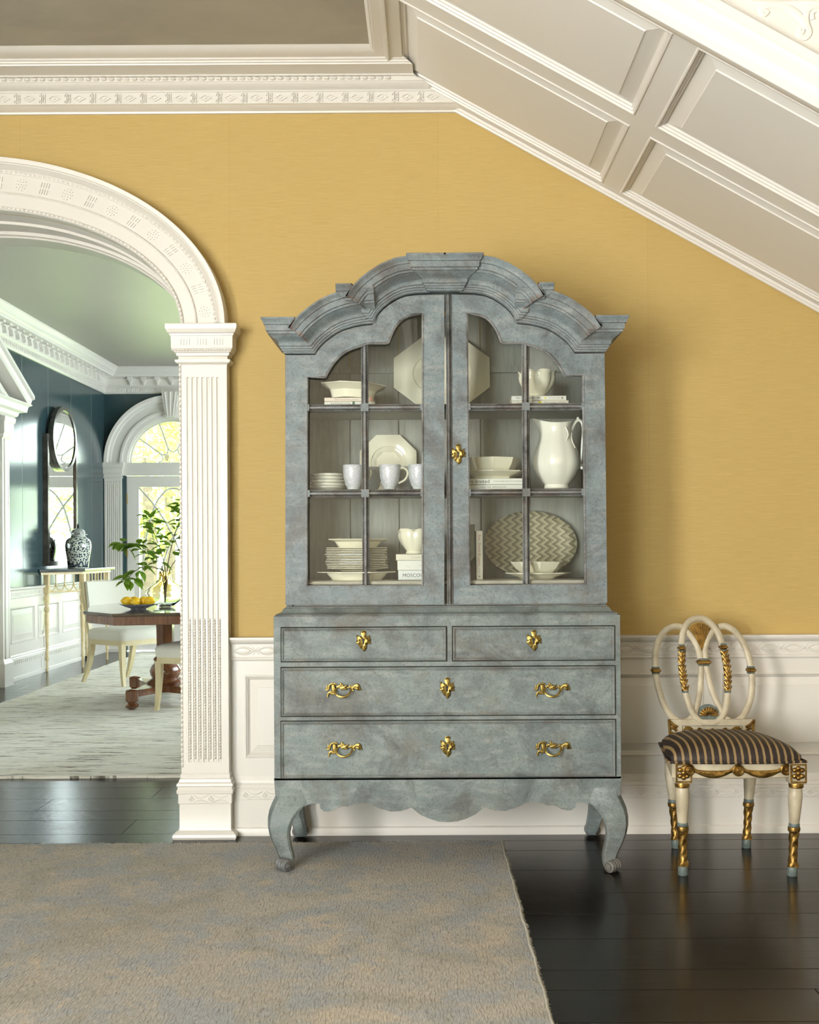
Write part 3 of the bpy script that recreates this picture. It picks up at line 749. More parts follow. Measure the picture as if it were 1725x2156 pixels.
# cornice: two runs mitred in the corner
DC = [(0, 3.0), (.028, 3.0), (.034, 3.012), (.040, 3.016), (.040, 3.068), (.048, 3.070), (.056, 3.080), (.066, 3.086), (.066, 3.092), (.060, 3.094), (.062, 3.165), (.085, 3.178), (.165, 3.182), (.167, 3.205), (.176, 3.207), (.184, 3.218), (.200, 3.226), (.212, 3.250), (.228, 3.268), (.234, 3.272), (.234, 3.289), (0, 3.289)]
cl = struct(B().loft([[(DX + p, .42, z) for p, z in DC], [(DX + p, DY - p, z) for p, z in DC]]).build('trim_13', T_), 'pale cornice with pendant drops above the teal boards', 'cornice')
cf = struct(B().loft([[(DX + p, DY - p, z) for p, z in DC], [(DR, DY - p, z) for p, z in DC]]).build('trim_14', T_), 'pale cornice with pendant drops above the arched door', 'cornice')
q = B().prism([[(-.055, 0), (-.055, -.008), (-.030, -.012), (-.014, -.032), (-.006, -.058), (0, -.072), (.006, -.058), (.014, -.032), (.030, -.012), (.055, -.008), (.055, 0)]], lambda u, v, d: (d, u, v), 0, .035)
q.box(0, .075, -.026, .026, -.004, .012)
pd0 = q.build('pendant_drop', T_, cl, local=True, smooth=0); pd0.location = (DX + .062, 4.30, 3.166)
for i in range(1, 25): copy_of(pd0, 'pendant_drop', cl, (DX + .062, 4.30 + i * .158, 3.166))
for i in range(10): copy_of(pd0, 'pendant_drop', cf, (DX + .34 + i * .158, DY - .062, 3.166), rot=(0, 0, -PI / 2))
q = B(); q.box(0, .006, -.017, .017, .012, .022); q.box(0, .006, -.017, -.009, -.020, .012); q.box(0, .006, .006, .013, -.006, .022)
ft0 = q.build('carved_fret', T_, cl, local=True, smooth=0); ft0.location = (DX + .040, 4.40, 3.043)
for i in range(1, 77): copy_of(ft0, 'carved_fret', cl, (DX + .040, 4.40 + i * .052, 3.043))
for i in range(32): copy_of(ft0, 'carved_fret', cf, (DX + .10 + i * .052, DY - .040, 3.043), rot=(0, 0, -PI / 2))

# ---------------------------------------------------------------- arched garden door on the end wall
sur = struct(B().box(DCX - .60, DCX + .60, DY - .03, DY + .06, 2.049, 2.198).build('trim_15', T_, smooth=0), 'pale arched surround with keystone and fluted jambs round the garden door', 'door surround')
def half_ring(r, y, i, n=40): return (DCX - r * math.cos(PI * i / n), y, 2.198 + r * math.sin(PI * i / n))
RP = [(.50, DY + .08), (.50, DY - .01), (.515, DY - .016), (.52, DY - .03), (.57, DY - .034), (.575, DY - .05), (.60, DY - .052), (.605, DY - .034), (.70, DY - .034), (.705, DY - .05), (.73, DY - .058), (.745, DY - .075), (.78, DY - .08), (.785, DY - .06), (.785, DY + .0), (.54, DY), (.54, DY + .08)]
B().loft([[half_ring(r, y, i) for r, y in RP] for i in range(41)]).build('archivolt', T_, sur, smooth=28)
for s in (-1, 1):
    x0, x1 = sorted((DCX + s * .585, DCX + s * .78))
    q = B()
    def sec(z, k):
        pts = [(x0, DY), (x0, DY - .05)]
        for c in [x0 + .03 + .0225 * i for i in range(7)]:
            for j in range(5): pts.append((c - .008 * math.cos(PI * j / 4), DY - .05 + k * .008 * math.sin(PI * j / 4)))
        pts += [(x1, DY - .05), (x1, DY)]
        return [(x, y, z) for x, y in pts]
    q.loft([sec(z, k) for z, k in ((.30, 0), (.31, 1), (1.97, 1), (1.98, 0), (2.01, 0))]).build('fluted_jamb', T_, sur, smooth=30)
    B().rects([(z, x0 - e, x1 + e, DY - .05 - e, DY) for z, e in ((0, .03), (.04, .03), (.05, .015), (.27, .015), (.30, 0))]).build('jamb_base', T_, sur, smooth=0)
    B().rects([(z, x0 - e, x1 + e, DY - .05 - e, DY) for z, e in ((2.01, 0), (2.03, .014), (2.035, .006), (2.06, .006), (2.08, .02), (2.13, .022), (2.145, .034), (2.175, .04), (2.198, .04))]).build('jamb_capital', T_, sur, smooth=0)
B().prism([[(DCX - .055, 2.72), (DCX - .10, 3.02), (DCX + .10, 3.02), (DCX + .055, 2.72)]], FX, DY - .10, DY).build('keystone', T_, sur, smooth=0)
for dx in (-.042, 0, .042):
    B().tube([(DCX + dx * .75, DY - .10, 2.73), (DCX + dx * 1.5, DY - .10, 3.01)], .011, 8).build('keystone_reed', T_, sur)
fan = struct(B().tube([half_ring(.495, DY + .05, i) for i in range(41)], .014, 8).build('window_4', T_), 'fan light with curved glazing bars over the garden door', 'window')
HB = (DCX, DY + .05, 2.20)
for a in (36, 71, 109, 144):
    c, s_ = math.cos(math.radians(a)), math.sin(math.radians(a))
    B().tube([(DCX + .17 * c, HB[1], 2.2 + .17 * s_), (DCX + .49 * c, HB[1], 2.2 + .49 * s_)], .0105, 6).build('glazing_bar', T_, fan)
sc = [0, 36, 71, 109, 144, 180]
for a, b in zip(sc[:-1], sc[1:]):
    m = math.radians((a + b) / 2); a, b = math.radians(a), math.radians(b)
    pts = spline([(DCX + r * math.cos(t), HB[1], 2.2 + r * math.sin(t)) for r, t in ((.17, a), (.125, m), (.17, b))], 5)
    B().tube(pts, .0095, 6).build('glazing_bar', T_, fan)
B().prism([[(DCX - .50 * math.cos(PI * i / 24), 2.198 + .50 * math.sin(PI * i / 24)) for i in range(25)]], FX, DY + .056, DY + .060).build('pane', M['window_glass'], fan, smooth=0)
gx0, gx1, gz0, gz1 = DCX - .40, DCX + .40, .32, 1.916
door = struct(B().prism([[(DCX - .537, 0.01), (DCX + .537, .01), (DCX + .537, 2.045), (DCX - .537, 2.045)], [(gx0, gz0), (gx0, gz1), (gx1, gz1), (gx1, gz0)]], FX, DY + .03, DY + .075).build('door_1', T_, smooth=0), 'pale garden door glazed with crossing curved bars', 'door')
B().prism([[(gx0, gz0), (gx1, gz0), (gx1, gz1), (gx0, gz1)]], FX, DY + .052, DY + .056).build('pane', M['window_glass'], door, smooth=0)
yb_ = DY + .046
B().tube(spline([(DCX + x, yb_, z) for x, z in ((-.36, .33), (-.37, .80), (-.32, 1.30), (-.22, 1.68), (-.10, 1.86), (0, 1.90), (.10, 1.86), (.22, 1.68), (.32, 1.30), (.37, .80), (.36, .33))], 6), .0125, 6).build('glazing_bar', T_, door)
for s in (-1, 1):
    B().tube(spline([(DCX + s * x, yb_, z) for x, z in ((-.40, 1.91), (-.25, 1.74), (-.10, 1.52), (.05, 1.22), (.16, .85), (.22, .33))], 6), .0125, 6).build('glazing_bar', T_, door)
for z in (.45, 1.1, 1.72): B().box(DCX - .552, DCX - .530, DY + .012, DY + .032, z, z + .12).build('hinge', M['steel'], door, smooth=0)
frame_window('added_window', -1.35, -.25, .02, 2.6, FX, DY + .02, DY + .09, 'unseen window frame added to the dining room end wall for more daylight')  # unseen window, added to bring more light into the dining room

# ---------------------------------------------------------------- pedimented doorway on the left wall
pd = struct(B().box(DX, DX + .02, 3.35, 5.05, 0, 2.2).build('door_2', T_, smooth=0), 'pale panelled doorway under a triangular pediment on the teal wall', 'door')
for yy in (3.52, 4.26):
    for z0, z1 in ((.18, .62), (.74, 1.38), (1.50, 2.06)):
        B().nest((DX + .02, yy, z0), (0, 1, 0), (0, 0, 1), (1, 0, 0), .62, z1 - z0, [(0, .0), (.004, .010), (.018, .010), (.026, .002), (.034, .002), (.075, .012), (.078, .012)]).build('door_panel', T_, pd, smooth=15)
for s, yc in ((0, 3.2), (1, 5.2)):
    q = B()
    steps = [(0, .10), (.03, .10), (.034, .085), (.05, .085), (.054, .105), (.12, .105), (.124, .085), (.14, .085), (.144, .10), (.17, .10)]
    pts = [(DX + .0, yc - .085)] + [(DX + h, yc - .085 + u) for u, h in steps] + [(DX, yc + .085)]
    q.loft([[(x, y, z) for x, y in pts] for z in (.24, 2.16)]).build('casing', T_, pd, smooth=0)
    B().rects([(z, DX, DX + .10 + e, yc - .085 - e, yc + .085 + e) for z, e in ((0, .02), (.2, .02), (.22, .01), (.24, 0))]).build('casing_base', T_, pd, smooth=0)
    B().rects([(z, DX, DX + .10 + e, yc - .085 - e, yc + .085 + e) for z, e in ((2.16, 0), (2.18, .02), (2.2, .02), (2.21, .03), (2.30, .03), (2.31, .04), (2.35, .045))]).build('casing_capital', T_, pd, smooth=0)
B().rects([(z, DX, DX + .13 + e, 3.1 - e, 5.3 + e) for z, e in ((2.35, 0), (2.37, .03), (2.40, .04), (2.41, .09), (2.46, .10), (2.475, .125), (2.485, .125))]).build('entablature', T_, pd, smooth=0)
PP = [(0, 0), (.22, 0), (.235, .02), (.245, .05), (.27, .06), (.27, .09), (0, .09)]
for s in (-1, 1):
    a = Vector((DX, 4.2 + s * 1.25, 2.475)); b = Vector((DX, 4.2, 2.475 + 1.25 * .47))
    B().loft([[p + Vector((o, 0, u)) for o, u in PP] for p in (a, b)]).build('raking_cornice', T_, pd, smooth=0)
B().prism([[(3.05, 2.48), (5.35, 2.48), (4.2, 2.48 + 1.12 * .47)]], LF, .0, .12).build('tympanum', T_, pd, smooth=0)
q = B()
for i in range(26): q.box(DX + .12, DX + .13, 5.16 - i * .03, 5.175 - i * .03, 2.50, 2.525 + min(i, 10) * .008)
q.build('dentil_band', T_, pd, smooth=0)

# ---------------------------------------------------------------- rug
def grid_slab(x0, x1, y0, y1, h, nx, ny, jit, seed):
    r = random.Random(seed); b = B()
    rows = []
    for j in range(ny + 1):
        row = []
        for i in range(nx + 1):
            ex = r.uniform(-jit, jit) if i in (0, nx) else 0; ey = r.uniform(-jit, jit) if j in (0, ny) else 0
            row.append((mid(x0, x1, i / nx) + ex, mid(y0, y1, j / ny) + ey, h + r.uniform(-.0008, .0008)))
        rows.append(row)
    R = [b.ring(r_) for r_ in rows]
    for j in range(ny):
        for i in range(nx): b.f.append((R[j][i], R[j][i + 1], R[j + 1][i + 1], R[j + 1][i]))
    edge = [R[0][i] for i in range(nx + 1)] + [R[j][nx] for j in range(1, ny + 1)] + [R[ny][i] for i in range(nx - 1, -1, -1)] + [R[j][0] for j in range(ny - 1, 0, -1)]
    low = b.ring([(b.v[k][0], b.v[k][1], .0005) for k in edge]); n = len(edge)
    for i in range(n): b.f.append((edge[i], edge[(i + 1) % n], low[(i + 1) % n], low[i]))
    b.f.append(tuple(low)); return b
o = grid_slab(-3.30, .9, 1.16, 8.2, .014, 60, 90, .006, 3).build('rug', M['rug2'], origin=(-1.2, 4.7, 0), smooth=0)
tag(o, 'pale dining room rug with broken dark horizontal slubs', 'rug')

# ---------------------------------------------------------------- console table with jar and mirror
ct = thing('console_table', (-3.66, 7.0, 0), 'cream and gilt console table with dark stone top against the teal wall', 'console table')
plan = [(-3.775, 6.28), (-3.46, 6.64), (-3.44, 7.62), (-3.775, 7.72)]
def grow(e): 
    c = Vector((-3.66, 7.0)); return [(max(x + (e if x > -3.7 else 0), -3.776), y + (e if y > 7 else -e)) for x, y in plan]
B().loft([[(x, y, z) for x, y in grow(e)] for z, e in ((.968, .0), (.974, .014), (.99, .018), (.998, .014))]).build('stone_top', M['slate'], ct, smooth=0)
legs = [(-3.745, 6.38), (-3.50, 6.72), (-3.49, 7.55), (-3.735, 7.62)]
B().loft([[(x, y, z) for x, y in grow(-.02)] for z in (.945, .968)]).build('top_rail', M['gilt_cream'], ct, smooth=0)
lp = [(.009, 0), (.012, .02), (.011, .10), (.019, .115), (.019, .13), (.013, .14), (.016, .30), (.021, .44), (.024, .56), (.019, .575), (.026, .59), (.028, .62), (.017, .65), (.026, .68), (.031, .715), (.024, .74), (.016, .75), (.022, .765)]
for x, y in legs:
    lg = B().lathe(lp, 12, (x, y, 0)).build('leg', M['gilt_cream'], ct)
    B().box(x - .026, x + .026, y - .026, y + .026, .762, .945, .004).build('leg_block', M['gilt_cream'], lg, smooth=0)
for (xa, ya), (xb, yb2) in zip(legs[:-1], legs[1:]):
    B().tube([(xa, ya, .775), (xb, yb2, .775)], .008, 6).build('lower_rail', M['gilt_cream'], ct)
    n = max(2, int(round(math.hypot(xb - xa, yb2 - ya) / .105)))
    for k in range(1, n):
        t = k / n; x, y = mid(xa, xb, t), mid(ya, yb2, t)
        B().tube([(x, y, .83), (x, y, .95)], .0075, 6).ball((x, y, .835), .014, 8, 5).build('spindle', M['gilt_cream'], ct)
    for k in range(n):
        t0, t1 = k / n, (k + 1) / n
        pts = [(mid(xa, xb, mid(t0, t1, j / 8)), mid(ya, yb2, mid(t0, t1, j / 8)), .835 - .052 * math.sin(PI * j / 8)) for j in range(9)]
        B().tube(pts, .0055, 6).build('swag', M['gilt_cream'], ct)
B().lathe([(.012, .0), (.016, .012), (.016, .03), (.010, .035)], 10, (-3.735, 7.62, 0)).build('castor', M['castor'], ct)
jar = thing('ginger_jar', (-3.575, 6.83, .9985), 'blue and white lidded ginger jar on the console table', 'jar')
B().lathe([(.098, 0), (.104, .006), (.106, .05), (.114, .11), (.126, .18), (.131, .225), (.127, .265), (.112, .295), (.09, .312), (.074, .320), (.070, .330), (.066, .338)], 36).build('body', M['jar'], jar, local=True)
ld = B().lathe([(.068, .338), (.090, .340), (.090, .346), (.070, .349), (.069, .368), (.060, .388), (.040, .400), (.016, .405), (.012, .409)], 32).build('lid', M['jar_lid'], jar, local=True)
B().lathe([(.012, .406), (.016, .412), (.009, .420), (.014, .430), (.010, .445), (.004, .456)], 14).build('knob', M['jar_dark'], ld, local=True)
mr = thing('wall_mirror', (DX + .03, 6.87, 1.03), 'tall rectangular mirror topped by an overlapping oval mirror above the console', 'mirror')
FR = lambda y0, y1, z0, z1, wd: [[(y0, z0), (y1, z0), (y1, z1), (y0, z1)], [(y0 + wd, z0 + wd), (y0 + wd, z1 - wd), (y1 - wd, z1 - wd), (y1 - wd, z0 + wd)]]
B().prism(FR(6.40, 7.34, 1.03, 2.33, .045), LF, .013, .065).build('frame', M['mirror_frame'], mr, smooth=0)
B().prism([[(6.44, 1.07), (7.30, 1.07), (7.30, 2.29), (6.44, 2.29)]], LF, .02, .048).build('glass', M['mirror'], mr, smooth=0)
OV = lambda r1, r2, n=48: [(6.85 + r1 * math.cos(2 * PI * i / n), 2.315 + r2 * math.sin(2 * PI * i / n)) for i in range(n)]
B().prism([OV(.375, .33), OV(.335, .29)[::-1]], LF, .05, .095).build('oval_frame', M['mirror_frame'], mr, smooth=40)
B().prism([OV(.338, .293)], LF, .055, .085).build('oval_glass', M['mirror'], mr, smooth=0)

# ---------------------------------------------------------------- dining table
TX, TY, TZ = -2.06, 4.10, .74
tb = thing('dining_table', (TX, TY, .0152), 'octagonal walnut pedestal table with dark polished top', 'table', rz=math.radians(13))
def octo(e): return [(-.36 - e * .4, -.86 - e), (.36 + e * .4, -.86 - e), (.58 + e, -.46 - e * .4), (.58 + e, .46 + e * .4), (.36 + e * .4, .86 + e), (-.36 - e * .4, .86 + e), (-.58 - e, .46 + e * .4), (-.58 - e, -.46 - e * .4)]
zt = TZ - .0145
B().loft([[(x, y, z) for x, y in octo(e)] for z, e in ((zt - .024, -.012), (zt - .020, -.004), (zt - .012, 0), (zt - .004, 0), (zt, -.006))]).build('top', M['table_top'], tb, local=True, smooth=0)
B().loft([[(x, y, z) for x, y in octo(e)] for z, e in ((zt - .085, -.028), (zt - .080, -.02), (zt - .024, -.02))]).build('apron', M['walnut'], tb, local=True, smooth=0)
hexr = lambda r, z: [(r * math.cos(PI / 3 * i + .3), r * math.sin(PI / 3 * i + .3), z) for i in range(6)]
B().loft([hexr(r, z) for r, z in ((.075, .34), (.068, .45), (.072, zt - .085))]).build('column', M['walnut'], tb, local=True, smooth=0)
B().lathe([(.14, .135), (.145, .150), (.125, .165), (.115, .17), (.10, .18), (.115, .20), (.12, .235), (.105, .27), (.085, .29), (.082, .305), (.092, .315), (.092, .328), (.076, .34)], 28).build('turned_base', M['walnut'], tb, local=True)
plat = []
for sx, sy in ((-1, -1), (1, -1), (1, 1), (-1, 1)):
    pass
crn = [(-.24, -.45), (.24, -.45), (.24, .45), (-.24, .45)]
for i in range(4):
    a = Vector(crn[i]); b = Vector(crn[(i + 1) % 4])
    for t in range(10):
        p = a.lerp(b, t / 10); k = math.sin(PI * t / 10); plat.append((p.x * (1 - .42 * k), p.y * (1 - .55 * k)))
B().loft([[(x, y, z) for x, y in plat] for z in (.085, .135)]).build('platform', M['walnut'], tb, local=True, smooth=0)
for x, y in crn:
    B().lathe([(.022, 0), (.03, .006), (.048, .018), (.05, .032), (.035, .045), (.030, .05), (.038, .055), (.046, .062), (.047, .135), (.04, .142), (.012, .148)], 18, (x, y, 0)).build('bun_foot', M['walnut'], tb, local=True)

# ---------------------------------------------------------------- dining chairs
def dining_chair(loc, rz, label):
    c = thing('dining_chair', loc, label, 'chair', rz=rz)
    def rr(x0, x1, y0, y1, z, r=.06, n=5, bow=0):
        out = []
        for cx, cy, a0 in ((x1 - r, y1 - r, 0), (x0 + r, y1 - r, PI / 2), (x0 + r, y0 + r, PI), (x1 - r, y0 + r, 1.5 * PI)):
            for i in range(n): a = a0 + PI / 2 * i / (n - 1); out.append((cx + r * math.cos(a), cy + r * math.sin(a), z))
        return out
    B().loft([rr(-.24 + e, .26 - e, -.26 + e, .26 - e, z) for z, e in ((.39, .004), (.40, 0), (.445, -.006), (.468, .004), (.482, .03), (.488, .08), (.490, .14))]).build('seat_cushion', M['linen'], c, local=True, smooth=60)
    B().loft([rr(-.235, .255, -.255, .255, z) for z in (.345, .39)]).build('seat_frame', M['chair_wood'], c, local=True)
    for s in (-1, 1):
        sq = lambda x, y, z, h: [(x - h, y - h, z), (x + h, y - h, z), (x + h, y + h, z), (x - h, y + h, z)]
        B().loft([sq(.228 + dx, s * .222, z, h) for z, dx, h in ((0, .022, .014), (.12, .008, .017), (.25, .0, .021), (.36, 0, .024))]).build('leg', M['chair_wood'], c, local=True, smooth=0)
        B().loft([sq(-.20 + dx, s * (.222 + oy), z, h) for z, dx, oy, h in ((0, -.13, .01, .013), (.08, -.085, .005, .017), (.18, -.045, .0, .020), (.30, -.015, 0, .022), (.40, -.012, 0, .024))]).build('leg', M['chair_wood'], c, local=True, smooth=0)
        B().loft([sq(-.212 + dx, s * (.225 + oy), z, .018) for z, dx, oy in ((.38, 0, 0), (.55, -.03, .012), (.72, -.06, .02), (.885, -.085, .024))]).build('back_post', M['chair_wood'], c, local=True, smooth=0)
    rings = []
    for z, t in ((.60, .012), (.61, .022), (.75, .024), (.885, .022), (.895, .010)):
        lean = -.212 - .17 * (z - .38) ; f_, b_ = [], []
        for i in range(13):
            y = -.245 + .49 * i / 12; cv = -.075 * math.cos(PI * (i - 6) / 12) + .03
            f_.append((lean + cv + t, y, z)); b_.append((lean + cv - t, y, z))
        rings.append(f_ + b_[::-1])
    B().loft(rings).build('backrest', M['linen'], c, local=True, smooth=40)
    return c
dining_chair((-2.68, 5.33, .0152), math.radians(-39), 'pale upholstered dining chair behind the octagonal table with its curved back showing')
dining_chair((-1.695, 3.69, .0152), math.radians(165), 'pale upholstered dining chair tucked under the octagonal table beside the pilaster')

# ---------------------------------------------------------------- vase, branches, bowl of lemons
va = thing('glass_vase', (-2.05, 4.06, TZ + .0005), 'squat clear and amber glass vase holding leafy branches', 'vase')
vp = [(.045, 0), (.052, .004), (.10, .035), (.148, .085), (.158, .110), (.150, .135), (.115, .165), (.075, .190), (.052, .215), (.046, .245), (.050, .275)]
vin = [(r - .006, z) for r, z in vp[::-1] if z > .02] + [(.03, .016)]
B().lathe(vp + vin, 32).build('body', M['amber'], va, local=True, smooth=60)
leaf = B()
Lr = [(0, 0, .0), (.16, .22, .01), (.38, .30, .02), (.65, .22, .005), (.88, .09, -.03), (1.0, 0, -.06)]
rr_ = [leaf.ring([(x, -w_ * .95, z + w_ * .25), (x, 0, z), (x, w_ * .95, z + w_ * .25)]) for x, w_, z in Lr]
for a, b in zip(rr_[:-1], rr_[1:]):
    leaf.f += [(a[0], a[1], b[1], b[0]), (a[1], a[2], b[2], b[1])]
leaf_me = None
stems = [([(-2.05, 4.06, .77), (-2.06, 4.06, 1.0), (-2.12, 4.03, 1.13), (-2.24, 4.0, 1.22), (-2.38, 3.98, 1.24)], 52, 'leafy branch arching low over the lemons from the glass vase'),
         ([(-2.05, 4.06, .77), (-2.05, 4.07, 1.02), (-2.10, 4.08, 1.22), (-2.17, 4.10, 1.38), (-2.19, 4.12, 1.46)], 42, 'upright leafy branch before the garden door in the glass vase'),
         ([(-2.05, 4.06, .77), (-2.03, 4.06, 1.05), (-1.97, 4.02, 1.28), (-1.90, 3.98, 1.46), (-1.86, 3.96, 1.56)], 44, 'tallest leafy branch leaning behind the pilaster in the glass vase'),
         ([(-2.05, 4.06, .77), (-2.07, 4.03, 1.0), (-2.16, 3.98, 1.06), (-2.25, 3.92, 1.02), (-2.30, 3.90, .96)], 26, 'drooping leafy branch hanging beside the glass vase'),
         ([(-2.05, 4.06, .77), (-2.02, 4.08, 1.02), (-1.92, 4.12, 1.16), (-1.80, 4.16, 1.22), (-1.70, 4.18, 1.22)], 30, 'leafy branch spreading away from the lemons in the glass vase')]
for pts, nl, lab in stems:
    br = thing('leafy_branch', pts[0], lab, 'branch')
    P = spline(pts, 8)
    B().tube(P, [mid(.0048, .0016, i / (len(P) - 1)) for i in range(len(P))], 6).build('stem', M['bark'], br)
    r = random.Random(len(lab))
    for k in range(nl):
        t = 1 - (k / nl) ** 1.25 * .58
        i = min(int(t * (len(P) - 1)), len(P) - 2); p = P[i]; d = (P[i + 1] - P[i]).normalized()
        a = r.uniform(0, 2 * PI)
        dr = (d * r.uniform(.1, .8) + Vector((math.cos(a), math.sin(a), r.uniform(-.9, .25))) * .9).normalized()
        s = r.uniform(.065, .115)
        st_ = p + dr * r.uniform(.0, .05)
        q = dr.to_track_quat('X', 'Z').to_euler()
        if leaf_me is None:
            o = leaf.build('leaf', M['leaf'], br, local=True, smooth=60); leaf_me = o
        else: o = copy_of(leaf_me, 'leaf', br, (0, 0, 0))
        o.location = st_ - Vector(pts[0]); o.rotation_euler = (q.x + r.uniform(-.5, .5), q.y, q.z); o.scale = (s, s * r.uniform(.8, 1.05), s)
bo = thing('fruit_bowl', (-2.19, 3.80, TZ + .0005), 'shallow blue and white china bowl of lemons on the dark table', 'bowl')
B().lathe([(.055, 0), (.060, .006), (.10, .020), (.138, .036), (.142, .040), (.136, .041), (.10, .027), (.05, .014), (.01, .012)], 36).build('dish', M['bowl_blue'], bo, local=True)
lem = B(); 
lr = [(.002, -.046), (.007, -.043), (.012, -.038), (.026, -.028), (.034, -.010), (.035, .008), (.028, .026), (.014, .037), (.008, .042), (.004, .047), (.001, .048)]
lem.lathe(lr, 18, M=Matrix.Rotation(PI / 2, 4, 'Y'))
le0 = None
for i, (dx, dy, dz, a, lab) in enumerate([(-.082, -.02, .062, .2, 'lemon at the outer end of the china bowl'), (-.045, .05, .060, 1.1, 'lemon at the back of the china bowl'), (-.008, -.045, .058, 2.6, 'lemon with its tip to the front in the china bowl'), (.045, .01, .060, .9, 'lemon in the middle of the china bowl beside the vase'), (.088, -.025, .064, -.3, 'plump lemon nearest the glass vase in the china bowl'), (.02, .075, .060, 2.0, 'lemon half hidden behind the others in the china bowl')]):
    loc = (-2.19 + dx, 3.80 + dy, TZ + dz - .001)
    if le0 is None: o = lem.build('lemon', M['lemon'], None, local=True); le0 = o
    else: o = copy_of(le0, 'lemon', None, loc)
    o.location = loc; o.rotation_euler = (0, .1, a + (1.4 if i == 2 else 0)); tag(o, lab, 'lemon', 'lemons in the china bowl')
# wall outlet under the console and lamp flex
o = B().box(DX + .031, DX + .036, 6.28, 6.35, .05, .16, .002).build('outlet_plate', M['white_plastic'], origin=(DX + .033, 6.31, .05)); tag(o, 'white outlet plate on the baseboard below the console table', 'outlet')

# ---------------------------------------------------------------- garden seen through the door
g = B(); rows = []
for j in range(13): rows.append(g.ring([(-26 + 46 * i / 18, 8.85 + 40 * j / 12, -.20 + .12 * math.sin(i * 1.3 + j)) for i in range(19)]))
for a, b in zip(rows[:-1], rows[1:]):
    for i in range(18): g.f.append((a[i], a[i + 1], b[i + 1], b[i]))
struct(g.build('ground', M['lawn']), 'sunlit lawn outside the garden door', 'lawn')
def tree(x, y, h, cr, n, seed, label):
    r = random.Random(seed); t = thing('tree', (x, y, -.15), label, 'tree', 'trees in the garden')
    B().tube([(x, y, -.15), (x + .05, y, h * .3), (x - .05, y + .1, h * .62)], [.16, .12, .05], 8).build('trunk', M['bark'], t)
    q = B()
    blobs = [(r.uniform(-cr, cr) * .75, r.uniform(-cr, cr) * .75, h * .6 + r.uniform(-.48, .42) * h, r.uniform(.35, .6) * cr) for _ in range(15)]
    for k in range(n):
        bx, by, bz, br_ = r.choice(blobs)
        d = Vector((r.gauss(0, 1), r.gauss(0, 1), r.gauss(0, .8))).normalized() * br_ * (r.random() ** .33)
        c = Vector((x + bx, y + by, max(bz, .5))) + d; s = r.uniform(.04, .09)
        e1 = Vector((r.gauss(0, 1), r.gauss(0, 1), r.gauss(0, 1))).normalized(); e2 = e1.orthogonal().normalized()
        i0 = len(q.v); q.v += [tuple(c - e1 * s), tuple(c + e2 * s * .5), tuple(c + e1 * s), tuple(c - e2 * s * .5)]; q.f.append((i0, i0 + 1, i0 + 2, i0 + 3))
    o = q.build('foliage', M['tree_leaf'], t, smooth=0); tag(o, kind='stuff')
tree(-4.7, 14.2, 4.6, 1.5, 4800, 1, 'leafy tree close outside the garden door')
tree(-5.8, 20.5, 5.6, 2.0, 5500, 2, 'broad leafy tree standing behind the nearest garden tree')
tree(-10.0, 18.5, 5.4, 2.0, 5000, 3, 'pale leafy tree far down the lawn')
tree(-.6, 19.0, 3.4, 2.0, 3500, 4, 'leafy tree beyond the added garden window')
tree(4.2, 22.0, 4.0, 2.2, 5000, 5, 'round leafy tree at the far edge of the lawn')
# ================================================================== CABINET
YU, YL, YBK = -.50, -.55, -.10
CU = lambda px, py: W(px, py, YU - CAMY)
CL = lambda px, py: (W(px, py, YL - CAMY)[0], W(942, py, YL - CAMY)[1])
XC = CU(938.3, 950)[0]
mx = lambda x: 2 * XC - x
cab = thing('display_cabinet', (XC, -.32, 0), 'tall distressed blue-grey cabinet with glazed doors over three rows of drawers', 'cabinet')
XLc = CL(942, 1450)[0]
hw = (CL(1307, 1450)[0] - CL(577, 1450)[0]) / 2
x0, x1 = XLc - hw, XLc + hw
zb, zt = CL(942, 1640)[1], CL(942, 1296)[1]
P, PD = M['paint'], M['paint_door']; PK = PD
# drawer rectangles, measured on the front plane
DRW = [(593, 1320, 940, 1391), (954, 1320, 1294, 1391), (593, 1404, 1295, 1506), (593, 1517, 1296, 1636)]
drect = []
for a, b, c, d in DRW:
    xa, za = CL(a, d)[0], CL((a + c) / 2, d)[1]; xb, zb_ = CL(c, b)[0], CL((a + c) / 2, b)[1]
    drect.append((xa, xb, za, zb_))
g = .0028
holes = [[(a - g, c - g), (a - g, d + g), (b + g, d + g), (b + g, c - g)] for a, b, c, d in drect]
B().prism([[(x0, zb - .002), (x1, zb - .002), (x1, zt), (x0, zt)]] + holes, FX, YL, YL + .022).build('front_frame', P, cab, smooth=0)
B().box(x0, x1, YL + .06, -.09, zb, zt).build('carcass', P, cab, smooth=0)
B().box(x0, x0 + .02, YL + .02, YL + .06, zb, zt).box(x1 - .02, x1, YL + .02, YL + .06, zb, zt).box(x0 + .02, x1 - .02, YL + .045, YL + .06, zb, zt).build('carcass_sides', P, cab, smooth=0)
drawers = []
for a, b, c, d in drect:
    dr = B().nest((a, YL + .03, c), (1, 0, 0), (0, 0, 1), (0, -1, 0), b - a, d - c, [(0, 0), (0, .034), (.0015, .038), (.0045, .0395), (.0072, .038), (.0085, .0345), (.0115, .0338), (.0125, .0352)]).build('drawer', P, cab, smooth=20)
    drawers.append(dr)
